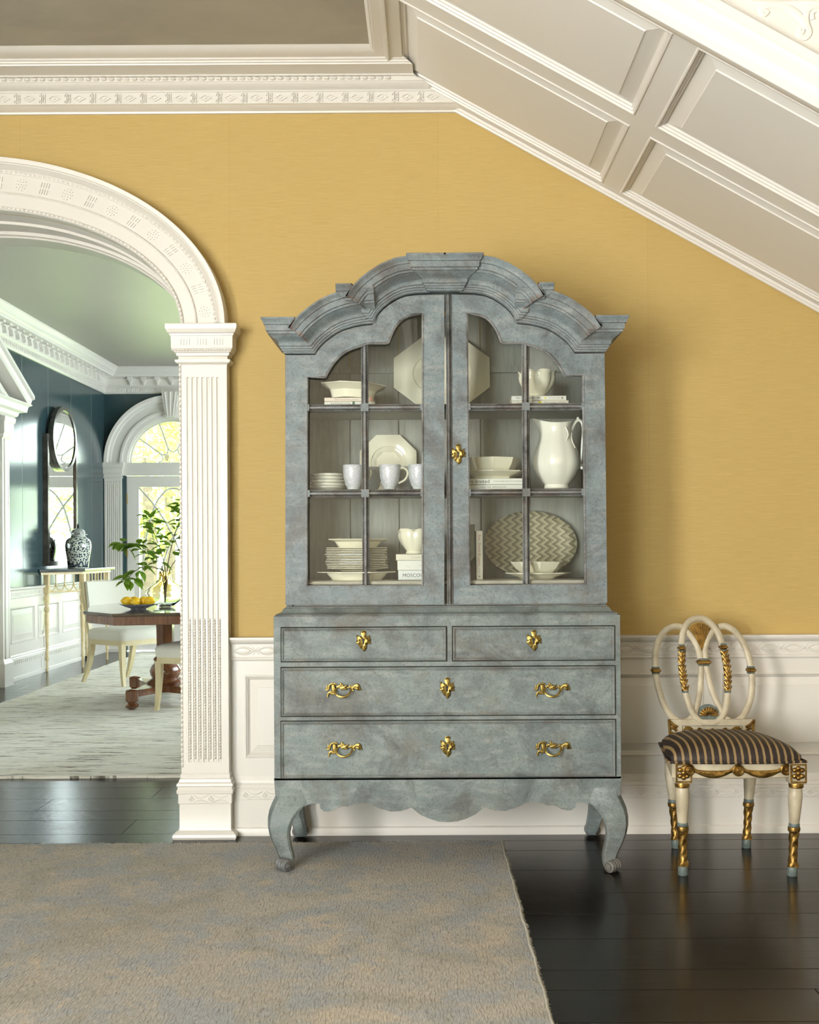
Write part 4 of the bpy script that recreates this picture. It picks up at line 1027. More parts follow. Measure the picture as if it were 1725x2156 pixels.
# apron with scalloped lower edge
half = [(577, 1637), (579, 1662), (580, 1676), (640, 1697), (648, 1693), (661, 1690), (673, 1690.5), (675, 1701), (683, 1707), (692, 1707.5), (703, 1705), (714, 1699), (722, 1696.5), (732, 1697), (746, 1691.5), (762, 1689), (779, 1692), (801, 1702), (823, 1708), (845, 1707), (858, 1703), (866, 1699.5), (874, 1706), (885, 1715), (905, 1724), (924, 1729.5), (942, 1731)]
L_ = [CL(px, py) for px, py in half]
loop = L_ + [(2 * XLc - x, z) for x, z in L_[-2::-1]]
B().prism([loop], FX, YL, YL + .024).build('apron', P, cab, smooth=0)
for s in (0, 1):
    xa = x0 if s == 0 else x1 - .022
    B().box(xa, xa + .022, YL + .06, -.12, CL(942, 1692)[1], zb).build('side_apron', P, cab, smooth=0)
# cabriole legs
LEG = [(1638, 577.5, 632, -.0005), (1660, 581, 640, .0), (1675, 579, 646, .002), (1690, 572, 644, .010), (1702, 567.5, 634, .020), (1718, 565, 621, .030), (1736, 565.5, 613, .034), (1755, 569, 610, .030), (1775, 576, 612, .022), (1790, 583, 615.5, .016), (1805, 589, 618.5, .014), (1818, 592, 618.5, .020), (1829, 594, 617.5, .026)]
def leg(sx, sy, zoff):
    q = B(); rings = []
    for py, xo, xi, k in LEG:
        xa, z = CL(xo, py); xb, _ = CL(xi, py)
        wd = xb - xa; ya = YL - k; t = min(wd, .085 if py > 1700 else .07)
        if py == 1829: z = zoff + .012
        yb_ = ya + t; c = .22
        r = [(xa + wd * c * .6, ya), (xb - wd * .10, ya), (xb, ya + t * .10), (xb, yb_ - t * c), (xb - wd * c, yb_), (xa + wd * c * .6, yb_), (xa, yb_ - t * c), (xa, ya + t * .22)]
        rings.append([(x if sx > 0 else 2 * XLc - x, y if sy > 0 else -.64 - y, z) for x, y in r])
    o = q.loft(rings).build('leg', P, cab, smooth=40)
    X = lambda x: x if sx > 0 else 2 * XLc - x
    Y = lambda y: y if sy > 0 else -.64 - y
    fx, fz = CL(600, 1822); c = Vector((X(fx), Y(YL - .040), zoff + .0225))
    ax = Vector((sx, -sy, 0)).normalized()
    Mx = ax.to_track_quat('Z', 'Y').to_matrix().to_4x4()
    sc_ = [(.004, -.034), (.010, -.034), (.011, -.031), (.0165, -.030), (.0175, -.026), (.0215, -.024), (.0225, -.017), (.0195, -.013), (.0220, -.008), (.0225, -.002), (.0195, .003), (.0220, .008), (.0222, .014), (.0195, .018), (.0215, .022), (.0205, .027), (.0165, .029), (.0155, .027), (.011, .027), (.0105, .031), (.005, .032), (.001, .030)]
    B().lathe(sc_, 20, tuple(c), Mx).build('foot_scroll', M['bar'], o)
leg(1, 1, .0105); leg(-1, 1, 0); leg(1, -1, 0); leg(-1, -1, 0)
# moulded waist between chest and upper case
zw1 = CU(942, 1276)[1]
uxa, uxb = CU(600, 1000)[0], mx(CU(600, 1000)[0])
rows = [(zt, .030, .046), (zt + .006, .032, .048), (zt + .009, .026, .040), (zt + .012, .016, .028), (zt + .018, .010, .020), (zt + .026, .006, .012), (zw1 - .004, .004, .008), (zw1 - .003, 0, .0), (zw1, 0, 0)]
B().rects([(z, uxa - e, uxb + e, YU - f, -.10) for z, e, f in rows]).build('waist_moulding', P, cab, smooth=20)
# upper case: sides, floor, shelves, back boards
ztop = CU(600, 746)[1]
for s in (0, 1):
    xa, xb = (uxa, uxa + .022) if s == 0 else (uxb - .022, uxb)
    B().box(xa, xb, YU + .027, YBK, zw1, ztop).build('side_board', PD, cab, smooth=0)
BOT = 1.066
B().box(uxa + .022, uxb - .022, YU + .04, YBK, zw1, BOT - .018).build('case_floor', M['inside'], cab, smooth=0)
B().loft([[(uxa + .022, y, z), (uxb - .022, y, z)] for y, z in ()] or [[(x, y, z) for y, z in ((YBK, BOT - .018), (YU + .038, BOT - .018), (YU + .031, BOT - .014), (YU + .029, BOT - .008), (YU + .032, BOT - .002), (YU + .038, BOT), (YBK, BOT))] for x in (uxa + .022, uxb - .022)]).build('floor_board', M['shelf_edge'], cab)
SH = [1.410, 1.732]
for z in SH:
    B().box(uxa + .022, uxb - .022, YU + .05, YBK, z - .02, z).build('shelf', M['inside'], cab, smooth=0)
# ------------------------------------------------ curved cornice
zx = lambda L: [CU(px, py) for px, py in L]
t1 = zx([(600, 745), (664, 745), (669, 737), (676, 728), (686, 718), (697, 709.5), (709, 701), (722, 694.5), (735, 690), (748, 686.5), (765, 683.5), (792, 681)])
t2 = zx([(780, 677.5), (787.5, 677.5), (792, 668), (798, 659), (808, 648.5), (820, 639), (835, 629.5), (852, 622.5), (875, 619), (905, 617.5)])
t3 = zx([(901, 616.5), (938.3, 616.5)])
PR = [(0, -.36), (0, 0), (.004, .005), (.0085, .006), (.010, .010), (.0165, .011), (.018, .015), (.025, .016), (.027, .020), (.036, .021), (.040, .022), (.045, .026), (.052, .036), (.060, .048), (.065, .052), (.066, .057), (.074, .058), (.076, .063), (.097, .065), (.098, .070), (.104, .071), (.111, .075), (.117, .079), (.123, .079), (.123, -.36)]
def EX(a_, b_, ek):
    if ek > 1.2 and a_ > .0965 and b_ > 0: return .079 * ek
    return max(b_, -.02) * ek
def cornice(path, yf, end, ek=1.0):
    n = len(path); rings = []
    P2 = [Vector(p) for p in path]
    for i in range(n):
        if i == 0: nn = Vector((0, 1)); k = 1
        else:
            d0 = (P2[i] - P2[i - 1]).normalized(); d1 = (P2[min(i + 1, n - 1)] - P2[i]).normalized() if i < n - 1 else Vector((1, 0))
            a, b = Vector((-d0.y, d0.x)), Vector((-d1.y, d1.x)); nn = (a + b).normalized(); k = min(1 / max(nn.dot(a), .5), 1.5)
        ring = []
        for a_, b_ in PR:
            p = P2[i] + nn * (a_ * k)
            ring.append((p.x - (EX(a_, b_, ek) if (i == 0 and end) else 0), yf - b_, p.y))
        rings.append(ring)
    q = B().loft(rings)
    if end:                                       # side return of the moulding, running back to the wall side
        p = P2[0]
        q.loft([[(p.x - EX(a_, b_, ek), yf - b_, p.y + a_) for a_, b_ in PR], [(p.x - EX(a_, b_, ek), max(yf + .36, yf - b_), p.y + a_) for a_, b_ in PR]])
    return q
def both(name, path, yf, ek=1.0):
    q = cornice(path, yf, True, ek); o = q.build(name, PK, cab, smooth=30)
    q2 = B(); q2.v = [(mx(x), y, z) for x, y, z in q.v]; q2.f = [tuple(reversed(f)) for f in q.f]; q2.build(name, PK, cab, smooth=30)
both('cornice_shoulder', t1, YU + .002); both('cornice_arch', t2, YU - .012, 1.55)
q = cornice(t3, YU - .026, True); m = len(q.v)
q.v += [(mx(x), y, z) for x, y, z in q.v]; q.f += [tuple(i + m for i in reversed(f)) for f in q.f]
q.build('cornice_keyblock', PK, cab, smooth=30)
def roof_z(x):
    x = min(x, mx(x)); pts = t1[:-1] + t2[2:] + [(XC, t2[-1][1])]
    for (xa, za), (xb, zb2) in zip(pts[:-1], pts[1:]):
        if xa <= x <= xb and xb > xa: return za + (zb2 - za) * (x - xa) / (xb - xa)
    return pts[-1][1]
bx = [uxa + .0225, CU(722, 900)[0], CU(834, 900)[0], CU(926, 900)[0], CU(1022, 900)[0], CU(1134, 900)[0], uxb - .0225]
for a, b in zip(bx[:-1], bx[1:]):
    a2, b2 = a + .002, b - .002; N_ = 8
    top = [(mid(a2, b2, i / N_), roof_z(mid(a2, b2, i / N_)) - .001) for i in range(N_ + 1)]
    B().prism([[(a2, zw1), (b2, zw1)] + top[::-1]], FX, YBK - .012, YBK).build('back_board', M['inside'], cab, smooth=0)
B().box(uxa + .0225, uxb - .0225, YBK, YBK + .006, zw1, ztop).build('back_panel', M['inside'], cab, smooth=0)
B().box(uxa + .0225, uxb - .0225, YBK - .03, YBK - .012, 1.90, 1.925).build('back_rail', M['inside'], cab, smooth=0)

# ------------------------------------------------ glazed doors
ol = [(601, 1273), (601, 747.5)] + [(664.5, 747.5)] + [(x_, y_ + 2.5) for x_, y_ in ((669, 737), (676, 728), (686, 718), (697, 709.5), (709, 701), (722, 694.5), (735, 690), (748, 686.5), (765, 683.5), (784, 681.5), (788, 677), (792, 668), (798, 659), (808, 648.5), (820, 639), (835, 629.5), (852, 622.5), (875, 619), (905, 618))] + [(936, 620), (936, 1273)]
il = [(646, 1233), (646, 794), (680, 794), (685, 793), (690, 783), (697, 771), (705, 760), (715, 749), (725, 741.5), (736, 735.5), (748, 731), (760, 727.5), (768, 724), (776, 722), (812, 722), (818, 720), (821, 711), (826, 699), (832, 688), (840, 677.5), (850, 669), (862, 663.5), (876, 661), (891, 660), (891, 1233)]
pl = [(640, 855), (640, 788), (683, 788), (695, 768), (713, 744), (735, 731), (769, 720)]
pr = [(769, 855), (769, 716), (815, 716), (821, 697), (836, 674), (860, 658), (896, 655), (896, 855)]
def bar(b, pa, pb, wd):
    pa, pb = Vector(pa), Vector(pb); d = (pb - pa).normalized(); s = Vector((d.z, 0, -d.x))
    pf = [(-.5, 0), (-.5, .008), (-.36, .012), (-.30, .009), (-.20, .015), (-.12, .021), (.12, .021), (.20, .015), (.30, .009), (.36, .012), (.5, .008), (.5, 0)]
    return b.loft([[p + s * (u * wd) + Vector((0, -h, 0)) for u, h in pf] for p in (pa, pb)])
def make_door(right):
    X = (lambda x: mx(x)) if right else (lambda x: x)
    G = lambda L: [(X(CU(px, py)[0]), CU(px, py)[1]) for px, py in L]
    o2 = list(ol)
    if right: o2[-2], o2[-1] = (925.5, 620), (925.5, 1273)
    dr = B().prism([G(o2), G(il)], FX, YU, YU + .026).build('door', PD, cab, smooth=0)
    B().tube([(x, YU + .004, z) for x, z in G(il)], .0062, 6, closed=True).build('glazing_bead', M['bar'], dr, smooth=50)
    yb_ = YU + .024
    vx = X(CU(768.5, 950)[0]); bz = [CU(770, 857.5)[1], CU(770, 1038.5)[1]]
    bar(B(), (vx, yb_, CU(768, 1234)[1]), (vx, yb_, CU(768, 723)[1]), .0265).build('glazing_bar', M['bar'], dr, smooth=20)
    xa, xb = X(CU(645, 950)[0]), X(CU(892, 950)[0])
    for z in bz:
        bar(B(), (xa, yb_, z), (vx, yb_, z), .0265).build('glazing_bar', M['bar'], dr, smooth=20)
        bar(B(), (vx, yb_, z), (xb, yb_, z), .0265).build('glazing_bar', M['bar'], dr, smooth=20)
        for xx, s_ in ((vx, .0150), (xa, .0125), (xb, .0125)):
            B().rects([(z - s_, xx - s_, xx + s_, yb_ - .0245, yb_), (z + s_, xx - s_, xx + s_, yb_ - .0245, yb_)]).build('corner_block', PD, dr, smooth=0)
    cells = [pl + [(769, 855)], pr]
    for a, b in ((855, 1038), (1038, 1238)):
        cells += [[(640, b), (640, a), (769, a), (769, b)], [(769, b), (769, a), (896, a), (896, b)]]
    for c in cells:
        B().prism([G(c)], FX, YU + .0265, YU + .0290).build('pane', M['glass'], dr, smooth=0)
    if right:
        ax0, ax1 = CU(940.5, 950)[0], CU(951.5, 950)[0]
        w_ = ax1 - ax0; zz = (CU(946, 1272)[1], CU(946, 621)[1])
        pf = [(0, 0), (0, -.012), (.14, -.014), (.2, -.010), (.3, -.019), (.5, -.023), (.7, -.019), (.8, -.010), (.86, -.014), (1, -.012), (1, 0)]
        B().loft([[(ax0 + w_ * u, YU + v + .006, z) for u, v in pf] for z in zz]).build('astragal', M['bar'], dr, smooth=30)
    return dr
door_l, door_r = make_door(False), make_door(True)

# ------------------------------------------------ brass mounts
es_out = [(750, 650), (840, 668), (905, 735), (870, 790), (858, 850), (905, 930), (960, 955), (1030, 905), (1085, 930), (1050, 1030), (1120, 1080), (1145, 1160), (1095, 1200), (1120, 1270), (1145, 1355), (1060, 1320), (970, 1345), (905, 1430), (945, 1520), (880, 1600), (840, 1680), (775, 1725), (710, 1680), (690, 1600), (585, 1560), (555, 1470), (490, 1440), (460, 1330), (350, 1290), (400, 1220), (430, 1120), (400, 1010), (395, 910), (470, 870), (525, 930), (600, 960), (690, 930), (690, 840), (612, 790), (650, 700)]
sE = 4.21 / FOC / 23.95
EC = lambda x, y: ((x - 750) * sE, -(y - 1200) * sE)
def esc_mesh():
    q = B(); c = Vector(EC(745, 1200)); O2 = [Vector(EC(*p)) for p in es_out]
    S = lambda k, d: [(c.x + (p.x - c.x) * k, -d, c.y + (p.y - c.y) * k) for p in O2]
    q.loft([S(1, 0), S(1, .0022), S(.90, .0040), S(.70, .0046), S(.52, .0072), S(.36, .0060), S(.02, .0058)], cap0=True)
    for x, y, r in ((440, 930, 55), (440, 1180, 50), (520, 1350, 55), (610, 1480, 50), (860, 1500, 48), (770, 1650, 55), (1060, 1130, 55), (1060, 1280, 58), (1040, 950, 38), (930, 1060, 52), (800, 930, 60), (650, 990, 50), (700, 740, 36), (760, 710, 40), (830, 740, 36), (560, 1150, 48), (950, 1250, 50), (640, 1420, 42), (850, 1400, 40)):
        a, b = EC(x, y); q.ball((a, -.0052, b), (r * sE, .0042, r * sE), 8, 5)
    return q
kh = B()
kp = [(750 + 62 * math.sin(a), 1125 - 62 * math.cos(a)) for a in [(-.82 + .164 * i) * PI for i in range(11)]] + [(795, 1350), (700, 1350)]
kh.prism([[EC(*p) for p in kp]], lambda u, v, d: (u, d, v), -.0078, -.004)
esc0 = key0 = None
def escutcheon(par, px, py, D, y):
    global esc0, key0
    x, z = W(px, py, D); loc = Vector((x, y, z)) - cab.location
    if esc0 is None:
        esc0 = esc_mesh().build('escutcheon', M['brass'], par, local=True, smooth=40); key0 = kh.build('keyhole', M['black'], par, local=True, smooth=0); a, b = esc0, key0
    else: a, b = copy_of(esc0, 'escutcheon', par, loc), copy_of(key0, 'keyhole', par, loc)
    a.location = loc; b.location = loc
yd = YL - .0062
DD = yd - CAMY
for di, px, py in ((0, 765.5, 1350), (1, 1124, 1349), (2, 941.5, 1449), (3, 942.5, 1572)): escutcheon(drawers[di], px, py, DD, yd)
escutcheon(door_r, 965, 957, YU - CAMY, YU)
sH = DD / FOC / 17.25
HC_ = lambda x, y, d=.004: ((x - 740) * sH, -d, -(y - 560) * sH)
def strokes(q, L):
    q.fl = .6
    for pts, rr in L:
        P_ = spline([HC_(*p) for p in pts], 5); n = len(P_)
        rad = [sH * (rr[0] + (rr[-1] - rr[0]) * i / (n - 1)) if len(rr) < 3 else sH * (rr[0] + (rr[1] - rr[0]) * min(1, 2 * i / (n - 1)) if i < n / 2 else rr[1] + (rr[2] - rr[1]) * (2 * i / (n - 1) - 1)) for i in range(n)]
        q.tube(P_, rad, 8, flat=(0, 1, 0))
    return q
hp = strokes(B(), [([(500, 370), (440, 330), (330, 335), (250, 380), (225, 450), (215, 520), (165, 565), (85, 545)], (28, 40, 22)), ([(150, 380), (160, 450), (150, 540)], (12, 34, 26)),
    ([(370, 370), (390, 480), (400, 600), (400, 670)], (70, 90, 62)), ([(430, 690), (330, 690), (250, 640), (205, 690), (175, 760), (182, 830)], (40, 45, 24)), ([(300, 600), (310, 680), (320, 730)], (22, 44, 28)), ([(440, 640), (445, 720)], (34, 20)),
    ([(500, 460), (590, 430), (660, 380), (640, 285)], (48, 60, 12)), ([(600, 470), (700, 420), (730, 350)], (52, 48, 12)), ([(640, 510), (780, 460), (895, 380)], (52, 66, 14)), ([(680, 540), (800, 520), (890, 545)], (30, 46, 20)),
    ([(880, 490), (960, 470), (1010, 520)], (30, 36, 28)), ([(985, 390), (1005, 480), (1060, 560), (1120, 590)], (18, 36, 40)), ([(1070, 400), (1050, 480), (1060, 560)], (14, 26, 20)), ([(1070, 520), (1160, 420), (1270, 420), (1320, 500), (1400, 580)], (34, 82, 12)), ([(1110, 490), (1220, 380), (1290, 370)], (30, 50, 22)), ([(1150, 480), (1250, 520), (1300, 590)], (30, 50, 20))])
hb = strokes(B(), [([(520, 480, .006), (468, 560, .012), (485, 670, .020), (580, 755, .026), (720, 785, .028), (860, 755, .026), (975, 670, .020), (1020, 570, .012), (985, 480, .006)], (26, 44, 26))])
hp0 = hb0 = None
for di, px, py in ((2, 680 + 740 / 17.25, 1420 + 560 / 17.25), (2, 680 + 740 / 17.25 + 439.5, 1420 + 560 / 17.25 - .5), (3, 680 + 740 / 17.25 + 2.5, 1420 + 560 / 17.25 + 125), (3, 680 + 740 / 17.25 + 441.5, 1420 + 560 / 17.25 + 123)):
    x, z = W(px, py, DD); loc = Vector((x, yd, z)) - cab.location
    if hp0 is None:
        hp0 = hp.build('handle_plate', M['brass'], drawers[di], local=True); hb0 = hb.build('bail_handle', M['brass'], drawers[di], local=True); a, b = hp0, hb0
    else: a, b = copy_of(hp0, 'handle_plate', drawers[di], loc), copy_of(hb0, 'bail_handle', drawers[di], loc)
    a.location = loc; b.location = loc

# ================================================================== CHINA AND BOOKS ON THE SHELVES
def octf(t):
    u = ((t + PI / 8) % (PI / 4)) - PI / 8
    return math.cos(PI / 8) / math.cos(u)
def octo(prof, sx=1, sy=1, n=48, M_=None, c=(0, 0, 0), b=None):
    """profile (r, z, k): k = how octagonal the ring is"""
    rings = []
    for r, z, k in prof:
        ring = []
        for i in range(n):
            t = 2 * PI * i / n; rr_ = r * (1 - k + k * octf(t) / math.cos(PI / 16))
            p = Vector((rr_ * math.cos(t) * sx, rr_ * math.sin(t) * sy, z))
            if M_ is not None: p = M_ @ p
            ring.append((p.x + c[0], p.y + c[1], p.z + c[2]))
        rings.append(ring)
    return (b or B()).loft(rings)
def at(px, D): return (px - VX) * D / FOC
def put(b, name, mat, loc, label, cat, group=None, rot=None, smooth=35):
    o = b.build(name, mat, None, local=True, smooth=smooth); o.location = loc
    if rot: o.rotation_euler = rot
    return tag(o, label, cat, group)
plate_prof = lambda R, h, t=.004: [(R * .52, 0, .3), (R * .56, 0, .3), (R * .60, h * .3, .4), (R * .78, h * .62, .8), (R, h, 1), (R, h + t, 1), (R * .97, h + t, 1), (R * .76, h * .62 + t, .8), (R * .58, h * .34 + t, .3), (R * .3, h * .26 + t, 0), (.001, h * .26 + t, 0)]
E = .0005
T1, T2, T3 = SH[1] + E, SH[0] + E, BOT + E

def lettering(par, s, size, cx, cz, y, mat, maxw, vert=False):
    cu = bpy.data.curves.new('lettering', 'FONT'); cu.body = s; cu.size = size; cu.align_x = 'CENTER'; cu.align_y = 'CENTER'; cu.extrude = .0001; cu.resolution_u = 2
    to = bpy.data.objects.new('tmp_lettering', cu); COL.objects.link(to)
    bpy.context.view_layer.update()
    me = bpy.data.meshes.new_from_object(to.evaluated_get(bpy.context.evaluated_depsgraph_get()))
    me.name = 'title_lettering'
    bpy.data.objects.remove(to); bpy.data.curves.remove(cu)
    xs = [v.co.x for v in me.vertices]; wd = max(xs) - min(xs); k = min(1.0, maxw / wd)
    for v in me.vertices:
        x, yy = v.co.x * k, v.co.y * (k if k > .75 else min(1, k * 1.2))
        if vert: v.co = Vector((yy, -v.co.z, -x))
        else: v.co = Vector((x, -v.co.z, yy))
    me.materials.clear(); me.materials.append(mat)
    o = bpy.data.objects.new('title_lettering', me); COL.objects.link(o); o.parent = par; o.location = (cx, y, cz)
    return o
def book(x0, x1, yf, dep, z0, z1, cover, label, texts=(), vert=False, group=None, jitter=0.0):
    """spine towards the room; lying flat, or upright when vert"""
    cx = (x0 + x1) / 2
    b = thing('book', (cx, yf + dep / 2, z0), label, 'book', group)
    a, e, h = x0 - cx, x1 - cx, z1 - z0; t = .0022; y0, y1 = -dep / 2, dep / 2
    q = B()
    if vert: pf = [(a, y1), (a, y0 + .002), (a + .002, y0), (e - .002, y0), (e, y0 + .002), (e, y1), (e - t, y1), (e - t, y0 + t), (a + t, y0 + t), (a + t, y1)]
    else: pf = [(0, y1), (0, y0 + .002), (.002, y0), (h - .002, y0), (h, y0 + .002), (h, y1), (h - t, y1), (h - t, y0 + t), (t, y0 + t), (t, y1)]
    if vert: q.loft([[(u, v, z) for u, v in pf] for z in (0, h)])
    else: q.loft([[(x, v, u) for u, v in pf] for x in (a, e)])
    q.build('cover', cover, b, local=True, smooth=0)
    if vert: B().box(a + t, e - t, y0 + t, y1 - .003, .003, h - .003).build('page_block', M['paper'], b, local=True, smooth=0)
    else: B().box(a + .003, e - .003, y0 + t, y1 - .003, t, h - t).build('page_block', M['paper'], b, local=True, smooth=0)
    for s, size, fx, fz, mat, mw in texts:
        if s in ('dot', 'ring', 'patch', 'tri'):
            q = B(); n = 14
            loopo = [(size * math.cos(2 * PI * i / n), size * math.sin(2 * PI * i / n)) for i in range(n)]
            if s == 'patch': loopo = [(-size, -h * .49), (size, -h * .49), (size, h * .49), (-size, h * .49)]
            if s == 'tri': loopo = [(-size, size * 1.6), (-size, -h * .5 * 0 - size * .2), (0, -size * 1.4), (size, -size * .2), (size, size * 1.6)]
            lo = [loopo] + ([[(u * .55, v * .55) for u, v in loopo[::-1]]] if s == 'ring' else [])
            o = q.prism(lo, lambda u, v, d: (u, d, v), -.0003, .0001).build('printed_mark', mat, b, local=True, smooth=0); o.location = (a + (e - a) * fx, y0, h * fz)
        else: lettering(b, s, size, a + (e - a) * fx, h * fz, y0 - .0002, mat, mw, vert)
    return b

# ---- top shelf
D1 = 4.345; y1 = YD(D1)
book(at(685, D1), at(791, D1), y1, .15, T1, T1 + .0160, M['bk_white'], 'white book with a green printed mark, lower of the pair under the octagonal dish', [('BARBAROSSA', .0125, .32, .5, M['ink_grey'], .075), ('patch', .0045, .58, .5, M['ink_green'], 0)])
book(at(685, D1), at(788, D1), y1 - .001, .14, T1 + .0165, T1 + .0315, M['bk_pink'], 'cream paperback with a coral end directly under the octagonal dish', [('The French Revolution', .0100, .45, .5, M['ink_grey'], .100), ('patch', .006, .955, .5, M['ink_coral'], 0), ('patch', .006, .87, .5, M['bk_teal'], 0)])
xb = at(741, D1)
put(octo([(.062, 0, .5), (.085, 0, .6), (.094, .030, .8), (.100, .034, .9), (.132, .050, 1), (.133, .053, 1), (.129, .054, 1), (.098, .040, .9), (.088, .030, .7), (.07, .010, .4), (.001, .008, 0)]), 'octagonal_dish', M['cream'], (xb, y1 + .09, T1 + .0352), 'cream octagonal dish on two pale books, on the top shelf', 'dish', rot=(0, math.radians(2.2), math.radians(6)))
Dp = 4.50
R90 = Matrix.Rotation(PI / 2, 4, 'X')
def standing(prof, wx, hz, dep, n=64):
    q = octo([(r, z * dep, k) for r, z, k in prof], wx, hz, n)
    q.v = [(x, -z, y + hz) for x, y, z in q.v]; return q
pf_ = [(.26, 0, .4), (.34, 0, .5), (.42, .35, .8), (.62, .70, .95), (1.0, .92, 1), (1.0, 1.05, 1), (.97, 1.08, 1), (.66, .86, .6), (.58, .80, .05), (.53, .48, 0), (.40, .30, 0), (.001, .28, 0)]
put(standing(pf_, .205, .158, .036), 'octagonal_platter', M['cream'], (at(933, Dp), YBK - .058, T1), 'large cream octagonal platter standing behind the meeting doors on the top shelf', 'platter', rot=(-math.radians(9), 0, 0), smooth=25)
book(at(1079, D1), at(1199, D1), y1, .15, T1, T1 + .0165, M['bk_lemon'], 'white book with a yellow printed mark, lower of the pair under the scalloped bowl', [('The Death of', .0105, .22, .52, M['ink_grey'], .07), ('Meriwether LEWIS', .0105, .76, .52, M['ink_grey'], .085), ('dot', .006, .50, .5, M['ink_yellow'], 0)])
book(at(1079, D1), at(1194, D1), y1 - .001, .15, T1 + .017, T1 + .0340, M['bk_white'], 'white paperback with spaced capitals directly under the scalloped bowl', [('THE WELL-DRESSED APE', .0085, .30, .5, M['ink'], .108), ('dot', .0035, .62, .5, M['ink_yellow'], 0), ('HANNAH HOLMES', .0055, .78, .5, M['ink_grey'], .045), ('ring', .0042, .93, .5, M['ink'], 0)])
def scalloped(R, h, lobes, foot=.45):
    n = 96; rings = []
    prof = [(foot * .94, 0), (foot, .01), (foot * .98, .07), (foot * .92, .12), (.60, .24), (.80, .42), (.93, .62), (.96, .75), (.93, .86), (.98, .96), (1.0, 1.0), (.965, .995), (.90, .86), (.92, .72), (.86, .55), (.70, .36), (.45, .22), (.001, .18)]
    for i, (r, z) in enumerate(prof):
        ring = []
        for k in range(n):
            t = 2 * PI * k / n; amt = max(0, min(1, (z - .15) / .5))
            lob = abs(math.sin(lobes * t / 2))
            rr_ = R * r * (1 - .11 * amt * (1 - lob) ** 1.6)
            zz = h * (z - (.13 * max(0, (z - .55) / .45) * (1 - lob) ** 2.2))
            ring.append((rr_ * math.cos(t), rr_ * math.sin(t), zz))
        rings.append(ring)
    return B().loft(rings)
put(scalloped(.076, .104, 6), 'scalloped_bowl', M['cream'], (at(1134, D1 + .06), y1 + .075, T1 + .0345), 'cream scalloped bowl on two white books, on the top shelf', 'bowl', rot=(0, 0, .35), smooth=50)
# ---- middle shelf
Dm = 4.36; ym = YD(Dm)
sau = lambda R, h: B().lathe([(R * .5, 0), (R * .56, 0), (R * .58, .002), (R * .82, h * .45), (R, h), (R, h + .002), (R * .97, h + .0025), (R * .80, h * .55 + .002), (R * .5, .005), (.001, .005)], 40)
names = ['bottom', 'second from the bottom', 'middle', 'second from the top', 'top']
for k in range(5):
    put(sau(.074 - .0025 * k, .0135), 'saucer', M['ivory'], (at(690, 4.40) + .002 * (k % 2), ym + .06, T2 + k * .0128), 'pale grey saucer, %s one of the stack beside the speckled mugs' % names[k], 'saucer', 'saucers on the middle shelf', smooth=60)
def mug(px, D, mat, label, hang, group):
    x = at(px, D); m = thing('mug', (x, YD(D), T2), label, 'mug', group)
    B().lathe([(.022, 0), (.024, .002), (.023, .005), (.031, .018), (.038, .045), (.0405, .075), (.041, .0925), (.0398, .0935), (.0385, .092), (.037, .07), (.034, .04), (.024, .012), (.001, .008)], 32).build('cup', mat, m, local=True, smooth=60)
    c, s_ = math.cos(hang), math.sin(hang)
    B().tube(spline([(c * r, s_ * r, z) for r, z in ((.037, .078), (.052, .082), (.066, .070), (.066, .052), (.054, .034), (.033, .024))], 6), .0042, 8).build('handle', M['mug_in'], m, local=True)
mug(745.5, 4.315, M['mug'], 'pale blue speckled mug beside the stack of saucers', -.25, 'speckled mugs')
mug(822, 4.315, M['mug'], 'pale blue speckled mug with its handle showing, before the standing plate', -.1, 'speckled mugs')
mug(883, 4.315, M['mug'], 'pale blue speckled mug half hidden by the meeting stile', -.4, 'speckled mugs')
mug(783, 4.435, M['mug'], 'speckled mug standing behind, between the two foremost mugs', -.2, 'speckled mugs')
mug(852, 4.435, M['mug'], 'speckled mug standing behind the handle of the middle mug', .2, 'speckled mugs')
put(standing(pf_, .122, .122, .026), 'octagonal_plate', M['cream'], (at(817, 4.53), YBK - .045, T2 - .0005), 'cream octagonal plate standing behind the mugs', 'plate', rot=(-math.radians(8), 0, 0), smooth=25)
Dq = 4.355; yq = YD(Dq)
book(at(960, Dq), at(1113, Dq), yq, .21, T2, T2 + .0185, M['bk_white'], 'thin white book with small capitals, lower of the pair under the octagonal bowl', [('GORDON PARKS   SEGREGATION STORY', .0075, .52, .52, M['ink'], .100)])
book(at(958, Dq), at(1113, Dq), yq - .002, .21, T2 + .0195, T2 + .0425, M['bk_white'], 'white book with large serif title under the octagonal plate and bowl', [("You're Invited", .0205, .27, .5, M['ink'], .125), ('STEPHANIE BOOTH SHAFRAN', .0095, .735, .5, M['ink_grey'], .118)])
xo = at(1039, 4.40)
put(octo([(.075, 0, .6), (.088, 0, .7), (.094, .012, .8), (.142, .030, 1), (.145, .034, 1), (.140, .035, 1), (.096, .020, .8), (.07, .010, .4), (.001, .009, 0)]), 'octagonal_plate', M['cream'], (xo, yq + .15, T2 + .043), 'deep cream octagonal plate lying under the octagonal bowl', 'plate', smooth=25, rot=(0, 0, PI / 8))
put(octo([(.060, 0, .8), (.070, 0, .9), (.085, .022, 1), (.103, .050, 1), (.111, .072, 1), (.1115, .075, 1), (.108, .075, 1), (.099, .050, 1), (.08, .020, .8), (.05, .008, .3), (.001, .006, 0)]), 'octagonal_bowl', M['cream'], (xo, yq + .15, T2 + .0545), 'faceted cream octagonal bowl on the plate above the white books', 'bowl', smooth=18, rot=(0, 0, PI / 8))
